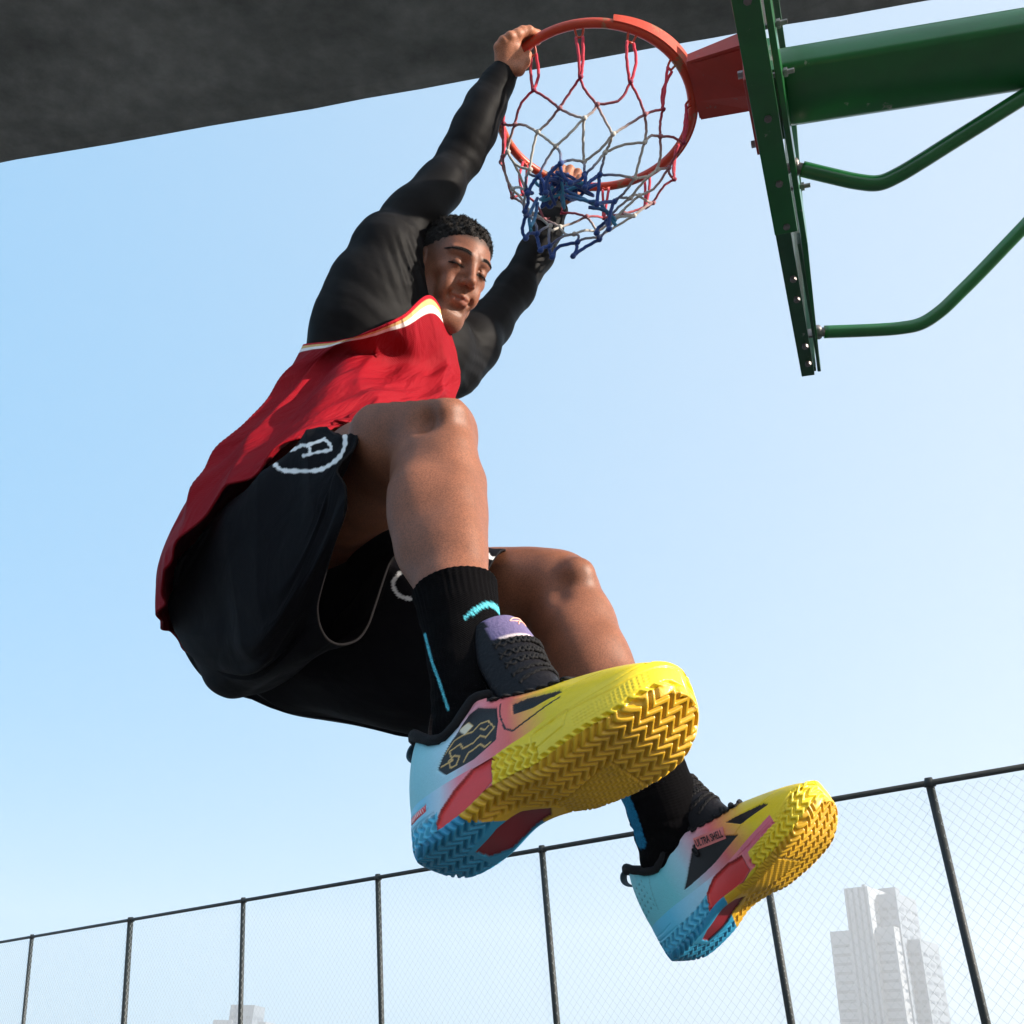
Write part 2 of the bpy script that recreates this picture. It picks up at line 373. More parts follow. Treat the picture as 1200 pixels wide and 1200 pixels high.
# far towers
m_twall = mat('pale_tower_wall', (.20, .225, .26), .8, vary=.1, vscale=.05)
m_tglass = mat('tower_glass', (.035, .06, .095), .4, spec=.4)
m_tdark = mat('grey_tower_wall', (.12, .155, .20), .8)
def tower(name, label, u0, u1, vtop, dist, blocks, floors_h=5.0):
    """blocks: (u0, u1, v_top, depth offset, depth, material, window style)"""
    c = on_dist((u0 + u1) / 2, vtop, dist); t = empty(name, [c[0], c[1], 0], label, 'tower')
    fwd = unit([c[0], c[1], 0]); rt = np.array([fwd[1], -fwd[0], 0]); yaw = math.radians(24); fw = fwd * math.cos(yaw) + rt * math.sin(yaw); r2 = rt * math.cos(yaw) - fwd * math.sin(yaw)
    for (a, b, vt, off, dep, mt, style) in blocks:
        pa, pb = on_dist(a, vt, dist), on_dist(b, vt, dist); w = np.linalg.norm((pb - pa)[:2]) * .5; mid = (pa + pb) / 2; H = mid[2]; mid = np.array([mid[0], mid[1], 0]) + fwd * off
        MB().add(*obox(mid + [0, 0, H / 2], r2 * w, fw * dep, np.array([0, 0, H / 2]))).build('wall', mt, t, smooth=False)
        pn = MB(); nf = int(H / floors_h)
        if style == 'bands':
            for i in range(nf - 1): pn.add(*obox(mid + [0, 0, 4 + i * floors_h], r2 * (w * .8), fw * (dep + .12), np.array([0, 0, .8]))); 
            for i in range(nf - 1): pn.add(*obox(mid + [0, 0, 4 + i * floors_h], r2 * (w + .12), fw * (dep * .7), np.array([0, 0, .8])))
        elif style == 'fins':
            k = 4
            for j in range(k): pn.add(*obox(mid + r2 * w * (-.75 + 1.5 * j / (k - 1)) + [0, 0, H * .5], r2 * w * .09, fw * (dep + .15), np.array([0, 0, H * .5 - .6])))
        elif style == 'grid':
            for i in range(nf - 1):
                for j in range(3): pn.add(*obox(mid + r2 * w * (-.62 + .62 * j) + [0, 0, 4 + i * floors_h], r2 * w * .2, fw * (dep + .12), np.array([0, 0, .9])))
                for j in range(3): pn.add(*obox(mid + fw * dep * (-.62 + .62 * j) + [0, 0, 4 + i * floors_h], r2 * (w + .12), fw * dep * .2, np.array([0, 0, .9])))
        if pn.n: pn.build('window', m_tglass, t, smooth=False)
    return t
def on_dist(u, v, D):
    w = P(u, v, 1.0) @ M; return CAM + w * (D / np.linalg.norm(w[:2]))
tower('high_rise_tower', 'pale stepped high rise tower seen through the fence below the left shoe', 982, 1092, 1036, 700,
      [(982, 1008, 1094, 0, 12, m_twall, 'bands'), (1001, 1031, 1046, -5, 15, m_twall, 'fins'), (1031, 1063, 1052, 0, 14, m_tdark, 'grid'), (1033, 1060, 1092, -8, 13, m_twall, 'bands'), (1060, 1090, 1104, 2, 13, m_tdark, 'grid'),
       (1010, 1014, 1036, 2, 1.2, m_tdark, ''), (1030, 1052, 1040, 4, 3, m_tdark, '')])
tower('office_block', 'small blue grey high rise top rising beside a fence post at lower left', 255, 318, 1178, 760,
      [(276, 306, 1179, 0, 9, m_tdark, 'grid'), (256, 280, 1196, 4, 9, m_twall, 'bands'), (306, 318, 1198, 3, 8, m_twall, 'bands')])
# air: thin even haze inside one closed box
def haze():
    m = bpy.data.materials.new('haze_air'); m.use_nodes = True; t = m.node_tree; t.nodes.clear()
    o = t.nodes.new('ShaderNodeOutputMaterial'); v = t.nodes.new('ShaderNodeVolumePrincipled'); v.inputs['Color'].default_value = (1, 1, 1, 1); v.inputs['Density'].default_value = HAZE; v.inputs['Anisotropy'].default_value = .2
    t.links.new(v.outputs[0], o.inputs['Volume'])
    V, Fc = obox([0, 300, 66], [800, 0, 0], [0, 650, 0], [0, 0, 67])
    tag(mk('haze', V, Fc, m, smooth=False), kind='stuff')
HAZE = 0.0008
haze()
# ------------------------------------------------------------------ basketball hoop
def rotm(p, r):
    c, s, a, b = math.cos(p), math.sin(p), math.cos(r), math.sin(r)
    return np.array([[a, -b, 0], [b, a, 0], [0, 0, 1]]) @ np.array([[1, 0, 0], [0, -s, c], [0, c, s]])
MH = rotm(math.radians(30), math.radians(-5.684)); CH = np.array([.2004, .9784, 2.5022])    # the rim sags a little under the weight
PSI = .3962; BN = np.array([math.cos(PSI), -math.sin(PSI), 0]); BT = np.array([math.sin(PSI), math.cos(PSI), 0]); BZ = np.array([0, 0, 1.0])
def H(n, t, z): return C2W(CH + MH @ (BN * n + BT * t + BZ * z))          # out of the board / along the board / up
def HV(n, t, z): return (MH @ (BN * n + BT * t + BZ * z)) @ M
def Hp(x, y, z): return C2W(CH + MH @ np.array([x, y, z]))
def chip(m, scale, base, under, amount):      # paint worn through to a pale undercoat
    t = m.node_tree; N, Lk = t.nodes, t.links; b = N['Principled BSDF']
    tc = N.new('ShaderNodeTexCoord'); n = N.new('ShaderNodeTexNoise'); n.inputs['Scale'].default_value = scale; n.inputs['Detail'].default_value = 7; n.inputs['Roughness'].default_value = .7; Lk.new(tc.outputs['Object'], n.inputs['Vector'])
    r = N.new('ShaderNodeValToRGB'); r.color_ramp.elements[0].position = amount; r.color_ramp.elements[1].position = amount + .04; Lk.new(n.outputs[0], r.inputs[0])
    n2 = N.new('ShaderNodeTexNoise'); n2.inputs['Scale'].default_value = 9; n2.inputs['Detail'].default_value = 4; Lk.new(tc.outputs['Object'], n2.inputs['Vector'])
    r2 = N.new('ShaderNodeMix'); r2.data_type = 'RGBA'; r2.inputs[6].default_value = (*[q * .6 for q in base], 1); r2.inputs[7].default_value = (*[min(1, q * 1.35) for q in base], 1); Lk.new(n2.outputs[0], r2.inputs[0])
    mx = N.new('ShaderNodeMix'); mx.data_type = 'RGBA'; Lk.new(r.outputs[0], mx.inputs[0]); Lk.new(r2.outputs[2], mx.inputs[6]); mx.inputs[7].default_value = (*under, 1); Lk.new(mx.outputs[2], b.inputs['Base Color'])
    return m
m_rim = chip(mat('orange_red_rim_paint', (.5, .05, .02), .4, bump=(45, .25, .004)), 16, (.60, .058, .02), (.36, .15, .07), .56)
m_brk = chip(mat('red_bracket_paint', (.42, .04, .03), .45, bump=(30, .25, .004)), 14, (.46, .045, .03), (.26, .13, .10), .61)
m_grn = chip(mat('green_gloss_paint', (.01, .12, .04), .28, coat=.4, bump=(24, .2, .003)), 13, (.004, .125, .022), (.20, .24, .17), .635)
m_grd = chip(mat('dark_green_steel', (.01, .08, .035), .4, bump=(30, .25, .003)), 18, (.004, .065, .022), (.2, .24, .2), .64)
m_bolt = mat('steel_bolt', (.22, .20, .20), .5, metal=.6, vary=.3, vscale=60)
m_brd = mat('clear_acrylic', (.82, .88, .88), .06, spec=.5); m_brd.node_tree.nodes['Principled BSDF'].inputs['Alpha'].default_value = .10
hoop = empty('basketball_hoop', H(2.6, 0, 0) * [1, 1, 0], 'orange rim basketball hoop with tricolour net on green steel beam and board', 'basketball hoop')
a = np.arange(96) / 96 * 2 * np.pi
rim_pts = np.array([Hp(.2365 * math.cos(q), .2365 * math.sin(q), 0) for q in a])
V_, F_ = tube(rim_pts, .0112, 14, closed=True)
rim = MB().add(V_, F_).build('rim', m_rim, hoop)
# reinforcing arc welded to the rim on the board side
mb = MB(); an = np.linspace(-1.12, 1.02, 60) - PSI; G = []
for i, q in enumerate(an):
    e = (q + PSI); hgt = .012 + .036 * (1 - abs(e) / 1.25); d = np.array([math.cos(q), math.sin(q), 0])
    G.append([d * .2445 + BZ * -.006, d * .2505 + BZ * -.006, d * .2505 + BZ * hgt, d * .2445 + BZ * hgt])
G = np.array(G); V_ = np.array([Hp(*p) for p in G.reshape(-1, 3)]); n_ = len(an)
F_ = [[i * 4 + k, i * 4 + (k + 1) % 4, (i + 1) * 4 + (k + 1) % 4, (i + 1) * 4 + k] for i in range(n_ - 1) for k in range(4)] + [[0, 1, 2, 3], [(n_ - 1) * 4 + k for k in (3, 2, 1, 0)]]
mb.add(V_, F_).build('brace_plate', m_rim, rim, smooth=False)
HOOK = [math.radians(225 + 30 * k) for k in range(12)]
for q in HOOK:
    mb = MB(); L_ = [Hp(.2365 * math.cos(q - .045), .2365 * math.sin(q - .045), -.006), Hp(.2225 * math.cos(q - .03), .2225 * math.sin(q - .03), -.022), Hp(.2225 * math.cos(q), .2225 * math.sin(q), -.028), Hp(.2225 * math.cos(q + .03), .2225 * math.sin(q + .03), -.022), Hp(.2365 * math.cos(q + .045), .2365 * math.sin(q + .045), -.006)]
    mb.add(*tube(spline(L_, 15), .0028, 6)).build('net_hook', m_rim, rim)
def hull8(lo, hi):                            # two quads of (n,t,z) -> wedge
    V = np.array([H(*p) for p in lo + hi]); return V, [[3, 2, 1, 0], [4, 5, 6, 7], [0, 1, 5, 4], [1, 2, 6, 5], [2, 3, 7, 6], [3, 0, 4, 7]]
br = MB()
br.add(*hull8([(.243, -.080, -.012), (.243, .080, -.012), (.243, .080, -.004), (.243, -.080, -.004)], [(.372, -.088, -.012), (.372, .088, -.012), (.372, .088, -.004), (.372, -.088, -.004)]))
for s_ in (-1, 1):
    t0, t1, t2, t3 = [s_ * q for q in (.076, .083, .084, .091)]
    br.add(*hull8([(.246, t0, -.014), (.246, t1, -.014), (.246, t1, .012), (.246, t0, .012)], [(.371, t2, -.014), (.371, t3, -.014), (.371, t3, .032), (.371, t2, .032)]))
br.add(*hull8([(.25, -.075, -.016), (.25, .03, -.0125), (.25, .03, -.0122), (.25, -.075, -.0122)], [(.37, -.08, -.016), (.37, .034, -.030), (.37, .034, -.0122), (.37, -.08, -.0122)]))
br.add(*hull8([(.25, .03, -.0125), (.25, .078, -.016), (.25, .078, -.0122), (.25, .03, -.0122)], [(.37, .034, -.030), (.37, .086, -.018), (.37, .086, -.0122), (.37, .034, -.0122)]))
brk = br.build('bracket', m_brk, hoop, smooth=False)
MB().add(*obox(H(.377, 0, -.03), HV(.005, 0, 0), HV(0, .105, 0), HV(0, 0, .125), .002)).build('mounting_plate', m_brk, brk, smooth=False)
for t_ in (-.094, .1):
    for z_ in (-.12, .04): MB().add(*cyl(H(.36, t_, z_), H(.373, t_, z_), .0085, 6)).build('bolt', m_bolt, brk, smooth=False)
# backboard and its steel frame
ZB = -.1835
bd = MB().add(*obox(H(.397, 0, .375), HV(.010, 0, 0), HV(0, .905, 0), HV(0, 0, .53), .002)).build('backboard', m_brd, hoop, smooth=False)
fr = MB()
fr.add(*obox(H(.400, 0, ZB + .006), HV(.0185, 0, 0), HV(0, .925, 0), HV(0, 0, .006), .0015))
fr.add(*obox(H(.384, 0, ZB + .035), HV(.0025, 0, 0), HV(0, .925, 0), HV(0, 0, .0225), .001))
fr.add(*obox(H(.433, .66, ZB + .03), HV(.004, 0, 0), HV(0, .265, 0), HV(0, 0, .02), .001))
for s_ in (-1, 1): fr.add(*obox(H(.402, s_ * .915, .375), HV(.022, 0, 0), HV(0, .01, 0), HV(0, 0, .545), .0015))
fr.add(*obox(H(.402, 0, .925), HV(.022, 0, 0), HV(0, .925, 0), HV(0, 0, .01), .0015))
frame = fr.build('board_frame', m_grd, bd, smooth=False)
fr = MB()
fr.add(*obox(H(.408, -.29, ZB - .0005), HV(.0275, 0, 0), HV(0, .625, 0), HV(0, 0, .0045), .0012))
fr.add(*obox(H(.4465, -.22, ZB + .05), HV(.007, 0, 0), HV(0, .62, 0), HV(0, 0, .035), .002))
fr.add(*hull8([(.440, .40, ZB + .015), (.4535, .40, ZB + .015), (.4535, .40, ZB + .085), (.440, .40, ZB + .085)], [(.427, .925, ZB + .012), (.436, .925, ZB + .012), (.436, .925, ZB + .04), (.427, .925, ZB + .04)]))
fr.build('back_rail', m_grn, bd, smooth=False)
for t_ in (-.31, -.02, .17, .31, .5, .58, .78, .86): MB().add(*cyl(H(.412 - .006 * (t_ > .4), t_, ZB - .012), H(.412 - .006 * (t_ > .4), t_, ZB + .004), .0085, 6)).build('bolt', m_bolt, bd, smooth=False)
for t_ in (-.20, -.08, .25): mb = MB(); mb.add(*cyl(H(.43, t_, ZB + .055), H(.478, t_, ZB + .055), .0055, 6)); mb.add(*cyl(H(.456, t_, ZB + .055), H(.464, t_, ZB + .055), .010, 6)); mb.build('bolt', m_bolt, bd, smooth=False)
bl, brr = W(916, 116, 2.335), W(1200, 71, 2.235); bx = unit(brr - bl); bw = HV(0, .088, 0); bh = unit(np.cross(bx, bw)); bh = bh * (1 if bh[2] > 0 else -1) * .036
beam = MB().add(*obox(bl + bx * 1.10 + bh, bx * 1.10, bw, bh, .016)).build('beam', m_grn, hoop)
MB().add(*obox(bl + bh - bx * .005, bx * .008, bw * 1.1, bh * 1.6, .002)).build('end_plate', m_grn, beam, smooth=False)
for pts, k in (([(940, 198, 2.42), (975, 206.5, 2.405), (1005, 213, 2.395), (1030, 214.5, 2.385), (1053, 205, 2.372), (1080, 189, 2.355), (1110, 170, 2.34), (1215, 104, 2.28), (1500, -75, 2.13)], 0), ([(966, 389, 2.93), (1020, 387, 2.915), (1055, 384.5, 2.902), (1080, 379, 2.893), (1103, 364, 2.88), (1125, 343, 2.866), (1150, 318, 2.85), (1215, 250, 2.81), (1500, -47, 2.64)], 1)):
    q = np.array([W(*p) for p in pts]); mb = MB().add(*tube(spline(q, 60), .0185, 14)); st = mb.build('strut', m_grn, hoop)
    d = unit(q[0] - q[1]); e = MB().add(*cyl(q[0] - d * .012, q[0] + d * .028, .0135, 12)); c = q[0] + d * .018
    e.add(*cyl(c - HV(0, .02, 0), c + HV(0, .02, 0), .011, 10)); e.add(*obox(c + HV(-.022, 0, 0), HV(.022, 0, 0), HV(0, .004, 0), HV(0, 0, .014), .001)); e.build('joint', m_bolt, st)
base = bl + bx * 2.22 + bh; up = np.array([0, 0, 1.0])
MB().add(*obox([base[0], base[1], 1.62], HV(.11, 0, 0) * [1, 1, 0], HV(0, .11, 0) * [1, 1, 0], up * 1.72, .012)).build('post', m_grn, hoop, smooth=False)
MB().add(*obox([base[0], base[1], .06], HV(.6, 0, 0) * [1, 1, 0], HV(0, .5, 0) * [1, 1, 0], up * .06, .02)).build('base', m_grd, hoop, smooth=False)
# net: knotted cord, three dyed bands
def make_net():
    dn = np.array([0, 0, -1.0]); lf = -M[0]; mb = MB(); rg = np.random.default_rng(11)
    #        drop  radius sideways squash
    LV = [(.030, .222, 0), (.145, .205, .000), (.195, .176, .008), (.240, .150, .022), (.295, .122, .042), (.345, .106, .062), (.395, .097, .076)]
    red, mar, wht, blu, cyn = lin([205, 24, 58]), lin([150, 22, 62]), lin([205, 198, 188]), lin([24, 66, 138]), lin([70, 150, 190])
    cols = [red, red * .9, mar * .8 + wht * .2, wht, wht * .85, blu, blu]
    K = []
    for L, (dr, r, sd) in enumerate(LV):
        row = []
        for i in range(12):
            q = HOOK[i] + (math.radians(15) if L in (2, 4, 6) else 0); e = rg.normal(0, .010 if L > 1 else .004, 3) if L else np.zeros(3)
            near = 0.5 - 0.5 * math.sin(q)            # 1 on the camera side
            rr = r * (1 - (.10 * near if L >= 4 else 0)) + (0, .026, .040, .030, .012, 0, 0)[L] * max(0, -math.cos(q) * 1.2 - .2)
            row.append(Hp(rr * math.cos(q), rr * math.sin(q), 0) + dn * (dr - (.05 * near * (L - 3) / 3 if L > 3 else 0)) + lf * sd + e)
        K.append(row)
    def strand(a, b, ca, cb, r=.0034, sag=.005, off=0):
        m = (a + b) / 2 + rg.normal(0, sag, 3) + off; p = spline([a, m, b], 12); t = np.linspace(0, 1, 12)[:, None]
        tw = .0007 * np.sin(np.arange(12) * 2.3)[:, None] * unit(np.cross(b - a, [.3, .2, .9]))
        V, Fc = tube(p + tw, r * (1 + .10 * np.sin(np.arange(12) * 3.1)), 7); c = ca * (1 - t) + cb * t; c = c * (1 + rg.normal(0, .08)); mb.add(V, Fc, np.repeat(c, 7, 0))
    def knot(p, c, r=.0058):
        mb.add(*tube(np.array([p + [0, 0, r], p + [r * .3, 0, r * .3], p - [0, r * .2, r * .5], p - [0, 0, r]]), [r * .5, r, r * .95, r * .5], 8), c)
    for i in range(12):
        h = Hp(.2225 * math.cos(HOOK[i]), .2225 * math.sin(HOOK[i]), -.028); sd = np.array([-math.sin(HOOK[i]), math.cos(HOOK[i]), 0]); w = (MH @ sd) @ M * .008
        strand(h + w, K[1][i] + w * .2, red, red * .8, .0036); strand(h - w, K[1][i] - w * .2, red, red * .8, .0036); knot(K[1][i], mar)
        for L in range(1, 6):
            st = L in (1, 3, 5)                       # this row sits at the hook angles, the next is staggered
            nb = (i, i - 1) if st else (i, (i + 1) % 12)
            for j in nb: strand(K[L][i], K[L + 1][j], cols[L], cols[L + 1], .0031 if L < 5 else .0042)
            knot(K[L + 1][i], cols[L + 1], .0062 if L < 4 else .0072)
    # slack cord gathered over the hand and wrist on the far side
    ctr = W(655, 222, 2.50)
    for k in range(9):
        a0 = rg.uniform(0, 6.28); p = [ctr + np.array([rg.normal(0, .030), rg.normal(0, .022), rg.normal(0, .026)]) + lf * (.006 * k - .025) for _ in range(6)]
        s = spline(p, 60); V, Fc = tube(s, .0042, 7); c = (blu if k % 4 else cyn); mb.add(V, Fc, c)
    for a_, b_ in ((W(690, 240, 2.36), W(722, 262, 2.36)), (W(630, 235, 2.42), W(622, 268, 2.36)), (W(662, 226, 2.45), W(700, 240, 2.38))):
        for o in (-1, 1): strand(a_ + M[1] * .006 * o, b_ - M[1] * .005 * o, blu, cyn, .0042, .008)
    return mb
m_net = mat('knotted_net_cord', attr=True, rough=.8, sheen=.2, bump=(900, .5, .002), vary=.15, vscale=90)
make_net().build('net', m_net, hoop, color=True)
# ------------------------------------------------------------------ the player (built in right/up/forward metres, then turned into the world)
def build_c(name, VF, m, parent, **k):        # mesh given in right/up/forward coordinates
    return mk(name, C2W(VF[0]), VF[1], m, parent, **k)
def px(Vc): return np.stack([600 + F * Vc[:, 0] / Vc[:, 2], 600 - F * Vc[:, 1] / Vc[:, 2]], 1)
def chain_px(L): return [P(u, v, d) for u, v, d, r in L], [r / F * d for u, v, d, r in L]
SKIN = lin([130, 80, 57])
m_skin = mat('tanned_skin', attr=True, rough=.52, sss=.10, spec=.38, bump=(900, .30, .0010), vary=.16, vscale=26, grain=(520, .30), sssr=(.0045, .0018, .0010))
person = empty('person', W(330, 690, 1.8), 'man in red basketball jersey and black shorts hanging from the hoop by both hands', 'person')
RLEG = [(300, 672, 1.76, 66), (372, 612, 1.63, 58), (436, 556, 1.475, 60), (478, 522, 1.36, 53), (508, 511, 1.325, 48)]
RSHIN = [(510, 511, 1.325, 47), (510, 560, 1.27, 49), (513, 608, 1.21, 50.5), (521, 650, 1.16, 47), (533, 700, 1.10, 41.5), (542, 740, 1.075, 39), (549, 800, 1.035, 37), (552, 883, .995, 36)]
LLEG = [(385, 700, 1.86, 80), (480, 700, 1.77, 70), (585, 693, 1.655, 47), (625, 692, 1.625, 46), (653, 694, 1.60, 46)]
LSHIN = [(655, 693, 1.60, 45), (673, 735, 1.545, 47), (692, 778, 1.485, 45), (722, 830, 1.43, 41), (750, 880, 1.41, 36), (776, 945, 1.395, 33), (789, 1004, 1.394, 33)]
def legs():
    s = SDF([-.45, -.50, .82], [.32, .14, 2.05], .0046)
    for L, k in ((RLEG, .03), (RSHIN, .02), (LLEG, .03), (LSHIN, .02)): s.chain(*chain_px(L), k=k)
    e = lambda u, v, d, r, k=.015, sub=False: s.ell(P(u, v, d), np.array(r), None, k, sub)
    # right knee: cap, inner and outer heads of the shin, shin edge, calf, hamstring cords
    e(523, 490, 1.285, (.030, .029, .032), .011); e(500, 498, 1.268, (.009, .015, .010), .022, True); e(546, 504, 1.256, (.008, .014, .010), .022, True); e(533, 522, 1.275, (.022, .026, .026), .02); e(491, 520, 1.30, (.022, .03, .03), .02)
    s.cone(P(528, 530, 1.25), P(545, 650, 1.12), .016, .010, .03)
    s.cone(P(484, 575, 1.21), P(487, 640, 1.165), .026, .018, .03); s.cone(P(545, 570, 1.25), P(547, 625, 1.19), .022, .014, .03)
    s.cone(P(462, 545, 1.38), P(400, 610, 1.50), .016, .03, .03); s.cone(P(440, 505, 1.36), P(500, 488, 1.315), .03, .022, .03)
    # left knee
    e(676, 675, 1.555, (.030, .030, .032), .012); e(655, 690, 1.508, (.009, .014, .010), .022, True); e(682, 702, 1.55, (.022, .026, .024), .02)
    s.cone(P(690, 715, 1.53), P(728, 800, 1.44), .014, .012, .03); s.cone(P(668, 745, 1.50), P(690, 800, 1.44), .028, .016, .03); s.cone(P(600, 715, 1.62), P(640, 712, 1.58), .02, .018, .02)
    s.ell(P(330, 665, 1.80), (.14, .13, .16), None, .05)                       # pelvis
    return s
B = []                                         # pieces of the body surface
sL = legs(); sL.ell(P(345, 640, 1.86), (.12, .12, .12), None, .05); vL, fL = sL.mesh(7); B.append((vL, fL, np.tile(SKIN, (len(vL), 1))))
# --- trunk under the clothes
def trunk(off, h=.008):
    s = SDF([-.5, -.2, 1.55], [.16, 1.06, 2.80], h)
    L = [(330, 640, 1.86, 88), (372, 560, 1.92, 78), (415, 480, 2.0, 74), (450, 420, 2.09, 72)]; p, r = chain_px(L); s.chain(p, [q + off for q in r], .04)
    L = [(400, 520, 1.96, 60), (478, 430, 2.08, 58), (505, 402, 2.16, 48)]; p, r = chain_px(L); s.chain(p, [q + off for q in r], .05)
    return s
sT = trunk(-.045); sT.chain(*chain_px([(440, 400, 2.10, 40), (445, 345, 2.12, 38), (456, 296, 2.14, 34), (481, 257, 2.18, 25), (515, 220, 2.24, 20), (541, 182, 2.29, 17), (556, 152, 2.31, 16), (569, 123, 2.325, 14), (583, 98, 2.34, 11.5), (590, 86, 2.337, 11)]), k=.03); sT.chain(*chain_px([(520, 420, 2.22, 34), (551, 404, 2.30, 26), (573, 380, 2.37, 19), (603, 340, 2.47, 16), (628, 298, 2.56, 14), (641, 268, 2.61, 11.5), (649, 250, 2.645, 10.5)]), k=.03); sT.chain(*chain_px([(500, 405, 2.22, 30), (520, 365, 2.22, 22), (530, 335, 2.18, 22)]), k=.03); vT, fT = sT.mesh(1); B.append((vT, fT, np.tile(SKIN, (len(vT), 1))))

# --- head, in its own frame: x to his left, y forward, z up
def frame_from(fwd, up):
    y = unit(fwd); z = np.asarray(up, float); z = unit(z - y * (z @ y)); x = np.cross(y, z); return np.stack([-x, y, z])  # left-handed camera space
HC = P(527, 324, 2.13); HR = frame_from([.50, -.17, -.85], [.40, .86, -.10]); HS = 1.0
def hd(x, y, z): return HC + HS * (np.array([x, y, z]) @ HR)
def head():
    m = .17; s = SDF(HC - m, HC + m, .0021)
    E = lambda c, r, k=.012, sub=False: s.ell(hd(*c), np.array(r) * HS, HR, k, sub)
    K = lambda a, b, ra, rb, k=.01, sub=False: s.cone(hd(*a), hd(*b), ra * HS, rb * HS, k, sub)
    E((0, -.018, .043), (.073, .094, .073)); E((0, .014, .012), (.061, .078, .080), .03)           # skull, face block
    K((-.046, .010, -.058), (-.019, .060, -.096), .019, .016, .03); K((.046, .010, -.058), (.019, .060, -.096), .019, .016, .03)   # jaw
    E((0, .060, -.097), (.025, .021, .018), .03); E((0, .060, -.078), (.030, .020, .020), .025); K((-.048, .0, -.02), (-.042, .008, -.058), .016, .017, .03); K((.048, .0, -.02), (.042, .008, -.058), .016, .017, .03)
    E((0, .054, -.046), (.036, .034, .036), .02)
    for sx in (-1, 1):
        E((sx * .042, .055, -.004), (.016, .017, .012), .018)                                        # cheekbone
        E((sx * .036, .070, -.036), (.014, .014, .020), .02)
        K((sx * .012, .083, .037), (sx * .046, .066, .038), .0095, .008, .010)                       # brow ridge
        E((sx * .031, .0905, .0155), (.0175, .0120, .0115), .012, True)                              # socket
        E((sx * .031, .0705, .0145), (.0150, .0145, .0125), .004)                                    # lids over the eyeball
        K((sx * .018, .0845, .0115), (sx * .044, .0755, .0100), .0016, .0014, .003, True)            # narrowed lid opening
        K((sx * .018, .0825, .0195), (sx * .044, .0745, .0195), .0012, .0012, .003, True)
        E((sx * .0125, .0925, -.019), (.0085, .0095, .0075), .006)                                   # nose wing
        E((sx * .0068, .1035, -.0265), (.0034, .0045, .0035), .003, True)
        E((sx * (.074 if sx * HR[0][0] < 0 else .068), -.014, .002), (.008, .020, .032), .006); E((sx * .082, -.004, .004), (.005, .010, .020), .005, True)   # ear
        E((sx * .027, .083, -.049), (.004, .005, .006), .008, True)
    K((0, .083, .028), (0, .107, -.013), .0078, .0098, .010); E((0, .1075, -.015), (.0098, .0095, .0090), .006)   # nose
    K((0, .094, -.030), (0, .0905, -.040), .003, .003, .006, True)                                   # philtrum
    K((-.021, .0835, -.0480), (0, .0935, -.0470), .0038, .0058, .005); K((.021, .0835, -.0480), (0, .0935, -.0470), .0038, .0058, .005)   # upper lip
    K((-.015, .0860, -.0580), (.015, .0860, -.0580), .0054, .0054, .005); E((0, .0895, -.0585), (.0110, .0065, .0062), .005)   # lower lip
    K((-.024, .0870, -.0500), (0, .0985, -.0522), .0017, .0018, .0025, True); K((.024, .0870, -.0500), (0, .0985, -.0522), .0017, .0018, .0025, True)
    K((-.012, .087, -.074), (.012, .087, -.074), .003, .003, .010, True)                             # dip above the chin
    K((0, -.03, -.05), (0, -.055, -.125), .050, .052, .03)                                           # neck
    return s
SLIM = np.array([.915, 1.0, 1.0])
def slim(v): return HC + (((v - HC) @ HR.T) * SLIM) @ HR
vH, fH = head().mesh(1); q = ((vH - HC) / HS) @ HR.T; vH = slim(vH)
cH = np.tile(SKIN * 1.02, (len(vH), 1)); fr_ = q[:, 1] > .03
def paint(mask, c, col): col[:] = col * (1 - mask[:, None]) + np.asarray(c) * mask[:, None]
lipm = np.exp(-(np.abs(q[:, 0]) / .021) ** 6) * np.exp(-((q[:, 2] + .0530) / .0085) ** 4) * (q[:, 1] > .075); paint(lipm * .75, SKIN * [.92, .58, .60], cH)
brow = sum(np.exp(-((q[:, 2] - (.0385 + .0035 * (1 - ((sx * q[:, 0] - .034) / .02) ** 2))) / .0042) ** 4) * np.exp(-((sx * q[:, 0] - .0315) / .0205) ** 8) for sx in (-1, 1)) * (q[:, 1] > .04)
bn = 1.0 + .12 * vnoise(q * 700, 5); paint(np.clip(brow * 1.2 * bn, 0, 1) * .80, [.018, .012, .010], cH)
lash = sum(np.exp(-((q[:, 2] - .0113 - .02 * (sx * q[:, 0] - .031) * -.05) / .0029) ** 2) * np.exp(-((sx * q[:, 0] - .031) / .0155) ** 8) for sx in (-1, 1)) * (q[:, 1] > .05); paint(np.clip(lash, 0, 1) * .75, [.015, .010, .009], cH)
stub = smoothstep(-.045, -.075, q[:, 2]) * (q[:, 1] > -.01) * (1 - lipm) * (.5 + .5 * vnoise(q * 900, 9)); paint(np.clip(stub, 0, 1) * .38, [.10, .07, .055], cH)
cheek = sum(np.exp(-((q[:, 0] - sx * .045) / .022) ** 2 - ((q[:, 2] + .02) / .024) ** 2) for sx in (-1, 1)) + .7 * np.exp(-(q[:, 0] / .015) ** 2 - ((q[:, 2] + .015) / .014) ** 2); paint(np.clip(cheek, 0, 1) * .22 * fr_, SKIN * [1.0, .72, .66], cH)
fade = smoothstep(.036, .060, np.abs(q[:, 0])) * smoothstep(-.015, .045, q[:, 2]) * smoothstep(.060, .028, q[:, 1]); paint(fade * .72 * (.8 + .2 * vnoise(q * 900, 6)), [.03, .022, .018], cH)
scalp = smoothstep(.062, .078, q[:, 2] + .35 * np.clip(-q[:, 1] + .03, 0, .2)) ; paint(scalp * .8, [.03, .022, .018], cH)
B.append((vH, fH, cH))
